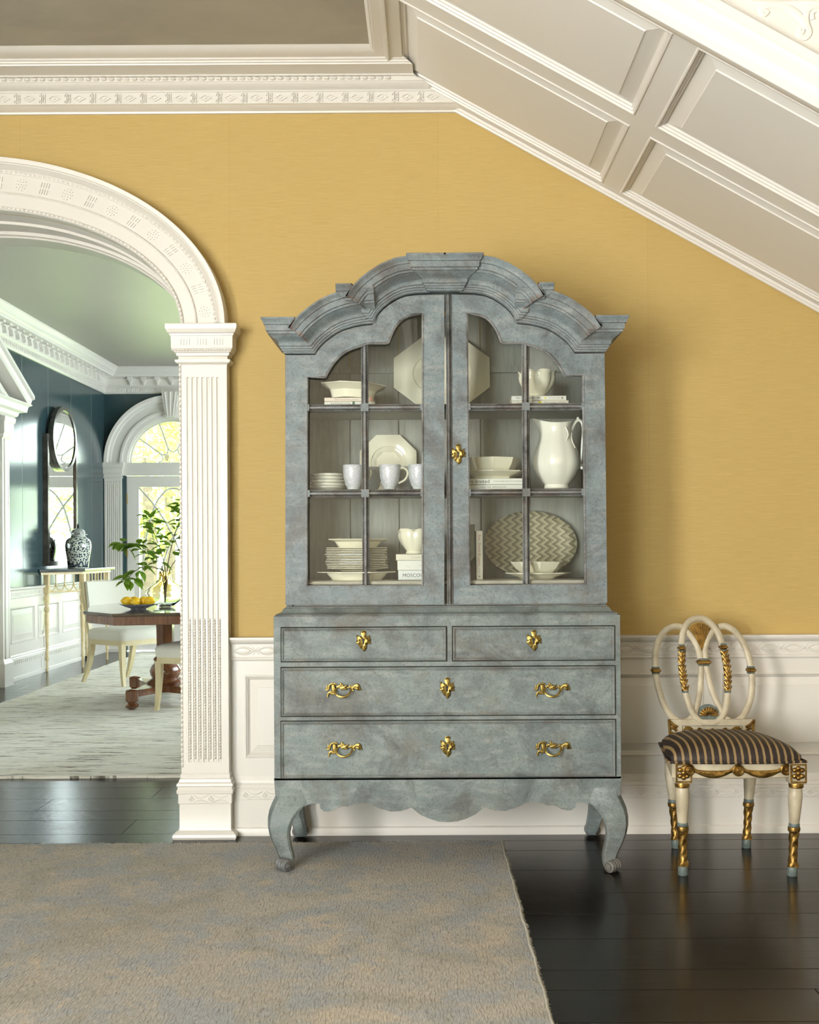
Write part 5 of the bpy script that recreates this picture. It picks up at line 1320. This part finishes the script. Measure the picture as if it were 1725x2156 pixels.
# pitcher
pt = thing('pitcher', (at(1173, 4.38), YD(4.38), T2), 'tall ivory ewer with wide spout and looped handle on the middle shelf', 'pitcher')
n = 64; rings = []
prof = [(.044, 0), (.050, .004), (.0495, .010), (.047, .018), (.058, .028), (.076, .052), (.089, .080), (.093, .102), (.090, .130), (.080, .160), (.068, .188), (.060, .208), (.057, .226), (.060, .246), (.064, .258)]
def prow(r, z, ins):
    ring = []
    for i in range(n):
        t = 2 * PI * i / n; lob = 1 - .045 * (1 - abs(math.sin(3 * t + .5))) ** 1.5 * min(1, z / .05)
        rr_ = (r - ins) * lob; s = max(0, (z - .19) / .068); f = max(0, math.cos(t - PI)) ** 3; bk = max(0, math.cos(t)) ** 2
        x = rr_ * math.cos(t) - .030 * f * s ** 1.3; y = rr_ * math.sin(t) * (1 - .15 * s * f)
        zz = z + (.016 * f - .006 * (1 - f) * (1 - bk) + .004 * bk) * s ** 1.5
        ring.append((x, y, zz))
    return ring
B().loft([prow(r, z, 0) for r, z in prof] + [prow(r, z, .0035) for r, z in prof[::-1] if z > .06]).build('body', M['ivory'], pt, local=True, smooth=60)
B().tube(spline([(.058, 0, .225), (.066, -.004, .245), (.078, -.006, .262), (.090, -.006, .264), (.100, -.005, .250), (.103, -.003, .220), (.099, 0, .170), (.096, 0, .125), (.094, 0, .095), (.099, 0, .078)], 6), [.006] * 6 + [.0052] * 43 + [.0062] * 6, 10).build('handle', M['ivory'], pt, local=True)
B().ball((.083, -.006, .271), (.006, .005, .007), 8, 6).build('thumb_knob', M['ivory'], pt, local=True)
B().tube(spline([(.030, -.052, .235), (.040, -.052, .205), (.030, -.062, .175), (.045, -.060, .150), (.040, -.072, .125)], 6), [.0022] * 25, 6).tube(spline([(.055, -.030, .215), (.055, -.045, .185), (.066, -.050, .155)], 6), .002, 6).build('relief_sprig', M['ivory'], pt, local=True)
# ---- bottom shelf
Db = 4.40; yb3 = YD(Db) + .02; xs_ = at(752, Db)
put(octo([(.085, 0, .3), (.10, 0, .4), (.108, .010, .5), (.122, .026, .8), (.158, .030, 1), (.159, .033, 1), (.155, .034, 1), (.120, .030, .7), (.10, .012, .3), (.001, .010, 0)]), 'soup_plate', M['cream'], (xs_, yb3, T3), 'wide cream dish at the foot of the stacked plates', 'dish', smooth=25)
ords = ['lowest', 'second', 'third', 'fourth', 'fifth', 'sixth', 'seventh', 'eighth', 'ninth', 'tenth', 'eleventh', 'twelfth', 'topmost']
for k in range(13):
    put(octo(plate_prof(.124, .012, .0022)), 'plate', M['cream'], (xs_ + rnd.uniform(-.004, .004), yb3, T3 + .0345 + k * .0064), 'cream scallop-sided plate, %s of the thirteen stacked plates on the bottom shelf' % ords[k], 'plate', 'stacked plates on the bottom shelf', rot=(0, 0, rnd.uniform(-.12, .12)), smooth=25)
put(octo([(.065, 0, .3), (.076, 0, .4), (.084, .010, .6), (.094, .022, .8), (.121, .030, 1), (.122, .033, 1), (.118, .034, 1), (.090, .026, .7), (.07, .010, .3), (.001, .008, 0)]), 'shallow_bowl', M['cream'], (xs_, yb3, T3 + .1255), 'shallow cream octagonal bowl topping the stacked plates', 'bowl', smooth=25, rot=(0, 0, .15))
Dk = 4.355; yk = YD(Dk)
zz = [T3, T3 + .0375, T3 + .0750, T3 + .0985]
book(at(838.5, Dk), at(968, Dk), yk, .17, T3, T3 + .0370, M['bk_pale'], 'thick pale grey book with bold dark capitals at the foot of its pile', [('MOSCOW 1941', .0190, .345, .47, M['ink'], .125)])
book(at(837, Dk), at(972, Dk), yk - .002, .17, T3 + .0375, T3 + .0745, M['bk_white'], 'white book with faint script, in the middle of the pile under the scalloped bowl', [('Tim', .011, .16, .36, M['ink_pale'], .03), ('( Max Frisch )', .0095, .44, .5, M['ink_pale'], .09)])
book(at(834, Dk), at(970, Dk), yk - .004, .17, T3 + .0750, T3 + .0990, M['bk_ivory'], 'ivory book with spaced gold capitals directly under the small scalloped bowl', [('ELIZABETH  STROUT', .0095, .42, .46, M['ink_gold'], .150)])
put(scalloped(.068, .098, 5, .5), 'scalloped_bowl', M['cream'], (at(873, 4.42), yk + .08, T3 + .0995), 'cream scalloped bowl on three books, on the bottom shelf', 'bowl', rot=(0, 0, .9), smooth=50)
Dv = 4.345; yv = YD(Dv)
book(at(984, Dv), at(1000.5, Dv), yv + .01, .15, T3, T3 + .212, M['bk_teal'], 'upright grey-green and black book beside the stile on the bottom shelf', [('THE RETURN', .0105, .48, .66, M['ink_pale'], .09), ('patch', .0001, .5, .5, M['bk_dark'], 0), ('HISHAM MATAR', .006, .5, .22, M['ink_grey'], .05)], vert=True)
book(at(1002.5, Dv), at(1017, Dv), yv, .13, T3, T3 + .186, M['bk_cream'], 'upright cream book with red title beside the zig-zag platter', [('Eats, Shoots & Leaves', .0135, .52, .60, M['ink_red'], .120), ('LYNNE TRUSS', .004, .5, .19, M['ink'], .02), ('dot', .0022, .5, .07, M['ink'], 0)], vert=True)
# black lower half of the first upright spine
q = B().prism([[(-.0148, 0.0), (.0148, 0.0), (.0148, .088), (0, .070), (-.0148, .088)]], lambda u, v, d: (u, d, v), -.0004, 0)
bk = [o for o in bpy.data.objects if o.get('label', '').startswith('upright grey-green')][0]
o = q.build('spine_band', M['bk_dark'], bk, local=True, smooth=0); o.location = (0, -.0752, .002)
ov = octo([(.30, 0, 0), (.50, 0, 0), (.60, .25, 0), (.82, .75, 0), (1, 1, 0), (1, 1.16, 0), (.985, 1.2, 0), (.80, .92, 0), (.55, .45, 0), (.001, .40, 0)], .188, .135, 64)
ov.v = [(x, -z * .022, y + .135) for x, y, z in ov.v]
put(ov, 'oval_platter', M['chevron'], (at(1123, 4.48), YBK - .060, T3), 'large oval platter with a grey zig-zag pattern standing on the bottom shelf', 'platter', rot=(-math.radians(10), 0, 0), smooth=60)
Dw = 4.365; xw = at(1136, Dw); yw = YD(Dw) + .055
put(octo([(.055, 0, .5), (.066, 0, .6), (.078, .008, .8), (.1245, .022, 1), (.1250, .025, 1), (.121, .0255, 1), (.076, .012, .6), (.04, .007, 0), (.001, .006, 0)]), 'saucer', M['cream'], (xw, yw, T3), 'cream octagonal saucer under the bowl before the zig-zag platter', 'saucer', smooth=25, rot=(0, 0, PI / 8))
put(octo([(.038, 0, .4), (.044, 0, .5), (.062, .012, .7), (.086, .034, 1), (.1035, .056, 1), (.1040, .059, 1), (.100, .059, 1), (.082, .034, .9), (.055, .012, .5), (.001, .008, 0)]), 'octagonal_bowl', M['cream'], (xw, yw, T3 + .0075), 'cream octagonal bowl standing before the zig-zag platter', 'bowl', smooth=18, rot=(0, 0, PI / 8))
# ================================================================== GILDED CHAIR
ch = thing('side_chair', (1.106, -.45, 0), 'antique cream and gilt chair with interlaced oval back and striped seat', 'chair')
CC, CG, CBl = M['chair_cream'], M['gold'], M['chair_blue']
def BK(x, y, dy=0.0):
    """back drawing -> world; the back leans away from the seat"""
    px, py = 1340 + x / 4.48, 1270 + y / 4.48
    X, Z = W(px, py, 4.53)
    return (X, -.275 + (Z - .48) * .20 + dy, Z)
r_ = .0130
def backtube(name, pts, rad=r_, closed=False, dy=0.0, mat=CC):
    q = B(); q.fl = .8
    return q.tube(spline([BK(x, y, dy) for x, y in pts], 5, closed), rad, 10, closed=closed, flat=(0, 1, 0)).build(name, mat, ch)
left = [(450, 232), (380, 225), (300, 258), (235, 335), (195, 450), (183, 560), (187, 680), (210, 820), (252, 955), (312, 1055), (390, 1108), (465, 1098), (520, 1055)]
right = [(795, 232), (862, 222), (940, 262), (1010, 352), (1060, 470), (1084, 600), (1090, 740), (1070, 880), (1030, 985), (970, 1070), (900, 1108), (835, 1085), (790, 1040)]
centre = [(640, 1118), (560, 1088), (502, 1000), (462, 880), (442, 760), (428, 640), (424, 500), (434, 380), (458, 270), (512, 182), (592, 148), (672, 160), (742, 220), (792, 300), (820, 400), (840, 500), (852, 620), (850, 740), (846, 860), (822, 980), (772, 1076), (700, 1115)]
backtube('back_loop', left, dy=.006); backtube('back_loop', right, dy=.006); backtube('back_loop', centre, closed=True, dy=-.004)
backtube('back_strand', [(490, 262), (548, 340), (592, 430), (610, 520), (614, 600), (608, 700), (590, 830), (562, 950), (530, 1050)], .0120, dy=.002)
backtube('back_strand', [(745, 262), (692, 340), (662, 430), (660, 520), (664, 600), (680, 700), (712, 840), (758, 950), (800, 1030)], .0120, dy=.002)
def collar(x, y, hw_, dy=-.002):
    p = Vector(BK(x, y, dy)); s = 4.53 / FOC / 4.48
    B().box(p.x - hw_ * s, p.x + hw_ * s, p.y - .021, p.y + .017, p.z - .0088, p.z + .0088, .006).build('gilt_collar', CG, ch)
    for d in (1, -1): B().box(p.x - hw_ * s * .74, p.x + hw_ * s * .74, p.y - .0135, p.y + .012, p.z + d * .0115 - .0035, p.z + d * .0115 + .0035, .002).build('blue_band', CBl, ch)
collar(185, 635, 45, .006); collar(1083, 630, 43, .006); collar(432, 424, 36, -.004); collar(826, 415, 38, -.004); collar(637, 556, 66, .0)
for pts in ([(432, 462), (426, 540), (428, 640), (436, 720), (450, 820)], [(830, 455), (843, 540), (852, 640), (851, 730), (847, 820)]):
    q = B(); q.fl = .9
    P_ = spline([BK(x, y, -.006) for x, y in pts], 6); n = len(P_)
    q.tube(P_, [.0122 + .0026 * math.sin(i * 1.4) for i in range(n)], 10, flat=(0, 1, 0))
    for i in range(1, n - 1, 3):
        p = P_[i]
        for s in (-1, 1): q.tube([p + Vector((s * .003, -.011, -.008)), p + Vector((s * .011, -.009, .004)), p + Vector((s * .0165, -.004, .012))], [.004, .0045, .001], 6)
    q.build('gilt_leafage', CG, ch)
    p = Vector(BK(*pts[-1], -.004)); B().box(p.x - .0122, p.x + .0122, p.y - .012, p.y + .010, p.z - .008, p.z, .002).build('blue_band', CBl, ch)
q = B(); tip = Vector(BK(627, 450, -.002)); q.fl = .7
for i in range(9):
    a = (i - 4) / 4; e = Vector(BK(612 + a * 98, 195 + 42 * a * a, -.004)); m_ = tip.lerp(e, .62) + Vector((a * -.004, -.003, .002))
    q.tube(spline([tip, m_, e], 5), [.0010 + .0042 * (k / 10) for k in range(11)], 7, flat=(0, 1, 0))
q.build('gilt_fan', CG, ch)
p = BK(660, 1020); s = 4.53 / FOC / 4.48
B().prism([[(p[0] + 92 * s * math.cos(a), p[2] + 78 * s * math.sin(a)) for a in [2 * PI * i / 24 for i in range(24)]]], FX, p[1] - .006, p[1] + .008).build('blue_ground', CBl, ch)
q = B(); q.fl = .7
for i in range(9):
    a = PI * (.06 + .88 * i / 8)
    q.tube([(p[0] + 14 * s * math.cos(a), p[1] - .010, p[2] - 30 * s + 14 * s * math.sin(a)), (p[0] + 52 * s * math.cos(a), p[1] - .014, p[2] - 30 * s + 46 * s * math.sin(a)), (p[0] + 88 * s * math.cos(a), p[1] - .009, p[2] - 30 * s + 84 * s * math.sin(a))], [.002, .0042, .005], 7, flat=(0, 1, 0))
q.build('gilt_shell', CG, ch)
# lower back rail with gilt carving
a = BK(285, 1085); b = BK(1070, 1085); lo = BK(290, 1255)
B().loft([[(x, y, z) for x, y, z in ((a[0] + i, a[1] + .012, zz), (b[0] - i, a[1] + .012, zz), (b[0] - i, a[1] - .014, zz), (a[0] + i, a[1] - .014, zz))] for zz, i in ((lo[2] - .06, .012), (lo[2], .006), (a[2] - .008, 0), (a[2] + .002, .004))]).build('back_rail', CC, ch, smooth=0)
yr = a[1] - .015
q = B()
for x_, z_ in ((405, 1135), (970, 1135)):
    pass
u0, v0, _z = BK(405, 1135); u1 = BK(965, 1135)[0]; zt_, zb2 = BK(600, 1135)[2], BK(600, 1225)[2]
q.prism([[(u0, zb2), (u1, zb2), (u1, zt_), (u0, zt_)], [(u0 + .002, zb2 + .002), (u0 + .002, zt_ - .002), (u1 - .002, zt_ - .002), (u1 - .002, zb2 + .002)]], FX, yr - .001, yr + .002)
q.build('blue_border', CBl, ch, smooth=0)
q = B(); q.fl = .7
for sg in (-1, 1):
    X = lambda x: 685 + sg * (x - 685)
    for pts in ([(690, 1190), (640, 1200), (600, 1180), (560, 1160), (555, 1185)], [(600, 1195), (540, 1195), (470, 1165), (425, 1165), (430, 1190), (460, 1190)], [(500, 1170), (470, 1150), (430, 1150)]):
        q.tube(spline([(BK(X(x), y)[0], yr - .002, BK(X(x), y)[2]) for x, y in pts], 5), .0042, 7, flat=(0, 1, 0))
for dx in (-18, 0, 18): q.ball((BK(685 + dx, 1170)[0], yr - .004, BK(685, 1170 + abs(dx) * .5)[2]), .006, 8, 5)
q.build('gilt_scrollwork', CG, ch)
for sg, xe in ((-1, 280), (1, 1072)):
    q = B(); q.fl = .7
    for pts in ([(xe, 1075), (xe - sg * 6, 1160), (xe - sg * 10, 1240)], [(xe, 1090), (xe - sg * 45, 1130), (xe - sg * 78, 1145)], [(xe - sg * 6, 1150), (xe - sg * 50, 1160), (xe - sg * 70, 1185)], [(xe - sg * 8, 1200), (xe - sg * 40, 1210), (xe - sg * 52, 1235)]):
        q.tube(spline([(BK(x, y)[0], yr - .003, BK(x, y)[2]) for x, y in pts], 5), .0058, 7, flat=(0, 1, 0))
    q.build('gilt_acanthus', CG, ch)
# seat: trapezoid rail and domed striped cushion
FW = (.858, 1.340); RW = (.905, 1.295); yF, yR = -.672, -.285
def seat_pt(u, v, e=0.0):
    xa = mid(FW[0], RW[0], v) - e; xb = mid(FW[1], RW[1], v) + e
    bow = -.016 * (1 - (2 * u - 1) ** 2) * (1 - v)
    return mid(xa, xb, u), mid(yF - e, yR + e, v) + bow
zr0, zr1 = .356, .412
def seat_ring(z, e, n=14):
    pts = [seat_pt(i / n, 0, e) for i in range(n + 1)] + [seat_pt(1, j / 8, e) for j in range(1, 9)] + [seat_pt(1 - i / n, 1, e) for i in range(1, n + 1)] + [seat_pt(0, 1 - j / 8, e) for j in range(1, 8)]
    return [(x, y, z) for x, y in pts]
B().loft([seat_ring(zr0, -.012), seat_ring(zr0 + .004, -.008), seat_ring(zr1, -.008)]).build('seat_rail', CC, ch, smooth=20)
q = B(); G = []; n = 22
for j in range(n + 1):
    row = []
    for i in range(n + 1):
        u, v = i / n, j / n
        x, y = seat_pt(u, v, .004)
        f = max(0, 1 - abs(2 * u - 1) ** 3.2) ** .62 * max(0, 1 - abs(2 * v - 1) ** 3.2) ** .62
        cr = (abs(2 * u - 1) * abs(2 * v - 1)) ** 5 * .055
        x += (1.099 - x) * cr; y += (-.48 - y) * cr
        row.append((x, y, zr1 + .024 + .062 * f * (1 - .16 * v)))
    G.append(q.ring(row))
for a_, b_ in zip(G[:-1], G[1:]):
    for i in range(n): q.f.append((a_[i], a_[i + 1], b_[i + 1], b_[i]))
edge = G[0] + [G[j][n] for j in range(1, n + 1)] + G[n][::-1][1:] + [G[j][0] for j in range(n - 1, 0, -1)]
for dz, sh_ in ((-.012, 1.004), (-.025, .995)):
    c = Vector((1.099, -.48, 0)); ring = q.ring([(c.x + (q.v[k][0] - c.x) * sh_, c.y + (q.v[k][1] - c.y) * sh_, zr1 + .024 + dz) for k in edge])
    m = len(edge); prev = edge if dz > -.02 else last
    for i in range(m): q.f.append((prev[i], prev[(i + 1) % m], ring[(i + 1) % m], ring[i]))
    last = ring
q.f.append(tuple(last))
q.build('seat_cushion', M['stripe'], ch, smooth=70)
pp = [Vector((x, y - .0, zr1 + .004)) for x, y, z in seat_ring(0, .006)]
B().tube(pp, .0052, 6, closed=True).build('seat_piping', M['stripe'], ch)
# gilt swags on the front rail
def front(u, z, d=.0):
    x, y = seat_pt(u, 0, -.008); return (x, y - d, z)
q = B(); q.fl = .55
for a_, b_ in ((.13, .49), (.51, .87)):
    for k in range(4):
        dz = .006 * k; P_ = [front(mid(a_, b_, i / 12), .402 - .004 * k - (.034 - .007 * k) * math.sin(PI * i / 12) ** .8, .003) for i in range(13)]
        q.tube(P_, [.0045 + .0045 * math.sin(PI * i / 12) for i in range(13)], 7, flat=(0, 1, 0))
q.build('gilt_swag', CG, ch)
for u in (.125, .50, .875):
    c = Vector(front(u, .388, .002)); Mr = Vector((0, -1, 0)).to_track_quat('Z', 'Y').to_matrix().to_4x4()
    B().lathe([(.0215, 0), (.0215, .005), (.017, .009), (.012, .004), (.0085, .004), (.007, .009), (.002, .010)], 18, tuple(c), Mr).build('gilt_roundel', CG, ch)
# legs
LX = [(.911, -.633, True), (1.301, -.650, True), (.967, -.262, False), (1.243, -.262, False)]
for i, (x, y, fr) in enumerate(LX):
    up = 0.305 if fr else .36
    tx = (x + (-.004 if x < 1.1 else .012), y - .012) if fr else (x + (-.022 if x < 1.1 else .022), y + .004)
    def shift(q):     # splay: the leg leans out from its top to its foot
        out = []
        for X, Y, Z in q.v:
            t = 1 - min(1, max(0, Z / .36)); out.append((X + (x - tx[0]) * t, Y + (y - tx[1]) * t, Z))
        q.v = out; return q
    c = (tx[0], tx[1], 0)
    lg = shift(B().lathe([(.0175, .182), (.0185, .200), (.0225, .245), (.0255, .285), (.0245, .312), (.021, .322 if fr else .358)], 18, c)).build('leg', CC, ch)
    if fr:
        B().box(tx[0] - .030, tx[0] + .030, tx[1] - .026, tx[1] + .030, .338, .412, .003).build('corner_block', CC, lg, smooth=0)
        q = B()
        for dx, dz in ((0, 0), (.013, .011), (-.013, .011), (.013, -.011), (-.013, -.011), (0, .017), (0, -.017)):
            q.ball((tx[0] + dx, tx[1] - .027, .377 + dz), (.0095, .008, .0095), 8, 5)
        q.prism([[(tx[0] - .029, .342), (tx[0] + .029, .342), (tx[0] + .029, .410), (tx[0] - .029, .410)], [(tx[0] - .024, .348), (tx[0] - .024, .405), (tx[0] + .024, .405), (tx[0] + .024, .348)]], FX, tx[1] - .031, tx[1] - .025)
        q.build('gilt_rosette', CG, lg, smooth=40)
        B().lathe([(.022, .320), (.026, .322), (.027, .332), (.026, .339)], 16, c).build('gilt_neck', CG, lg)
    shift(B().lathe([(.0185, .178), (.0195, .180), (.0195, .190), (.0185, .192)], 16, c)).build('blue_band', CBl, lg)
    shift(B().lathe([(.016, .160), (.0215, .163), (.0225, .170), (.0215, .178), (.017, .180)], 16, c)).build('gilt_collar', CG, lg)
    q = B(); rings = []
    for k in range(29):
        z = .160 - .126 * k / 28; t = k / 28; r0 = .0185 - .0035 * math.sin(PI * t * .9) + (.003 if t > .88 else 0)
        rings.append([(c[0] + r0 * (1 + .09 * math.cos(3 * an + k * .75)) * math.cos(an), c[1] + r0 * (1 + .09 * math.cos(3 * an + k * .75)) * math.sin(an), z) for an in [2 * PI * j / 18 for j in range(18)]])
    shift(q.loft(rings)).build('gilt_sleeve', CG, lg, smooth=60)
    shift(B().lathe([(.0165, 0), (.0185, .003), (.0185, .028), (.0165, .035)], 16, c)).build('foot', CBl, lg)

# ================================================================== HALL RUG
def rug_pt(i, j, nx, ny, r):
    xr = .282 + .057 * (j / ny) + .0016 * math.sin(j * .7) + .001 * math.sin(j * 2.3)
    xl = -3.2
    x = mid(xl, xr, i / nx); y = -.19 - .0045 * math.sin(i * .21) - 6.1 * j / ny
    if i > nx - 3 and j < 3: y += .012 * (i - nx + 3) / 3
    h = .0105 + .0012 * math.sin(x * 7 + y * 3) + r.uniform(-.0006, .0006)
    return (x, y, h)
nx, ny = 200, 220; r = random.Random(11); q = B(); R = []
for j in range(ny + 1): R.append(q.ring([rug_pt(i, j, nx, ny, r) for i in range(nx + 1)]))
for j in range(ny):
    for i in range(nx): q.f.append((R[j][i], R[j][i + 1], R[j + 1][i + 1], R[j + 1][i]))
edge = R[0] + [R[j][nx] for j in range(1, ny + 1)] + R[ny][::-1][1:] + [R[j][0] for j in range(ny - 1, 0, -1)]
low = q.ring([(q.v[k][0], q.v[k][1], .0004) for k in edge]); n = len(edge)
for i in range(n): q.f.append((edge[i], edge[(i + 1) % n], low[(i + 1) % n], low[i]))
rug = thing('rug', (-1.45, -3.2, 0), 'large pale blue and taupe floral rug under the cabinet foot', 'rug')
q.build('pile', M['rug'], rug, smooth=60)
q = B()
for k in range(1400):
    t = r.random() ** 1.5; j = t * ny; x, y, h = rug_pt(nx, j, nx, ny, r)
    x -= .002; l = r.uniform(.004, .013)
    q.tube([(x, y, r.uniform(.003, .011)), (x + l * .6, y + r.uniform(-.006, .006), r.uniform(.004, .013)), (x + l, y + r.uniform(-.012, .012), r.uniform(.001, .010))], [.0011, .001, .0005], 3)
for k in range(1200):
    x, y, h = rug_pt(mid(nx * .45, nx, r.random()), 0, nx, ny, r)
    l = r.uniform(.003, .010)
    q.tube([(x, y - .002, .008), (x + r.uniform(-.005, .005), y + l, r.uniform(.003, .014))], [.0011, .0005], 3)
q.tube([rug_pt(nx, j, nx, ny, r)[:2] + (.0085,) for j in range(ny + 1)], .0045, 7)
tag(q.build('fringe', M['rug_edge'], rug, smooth=60), kind='stuff')
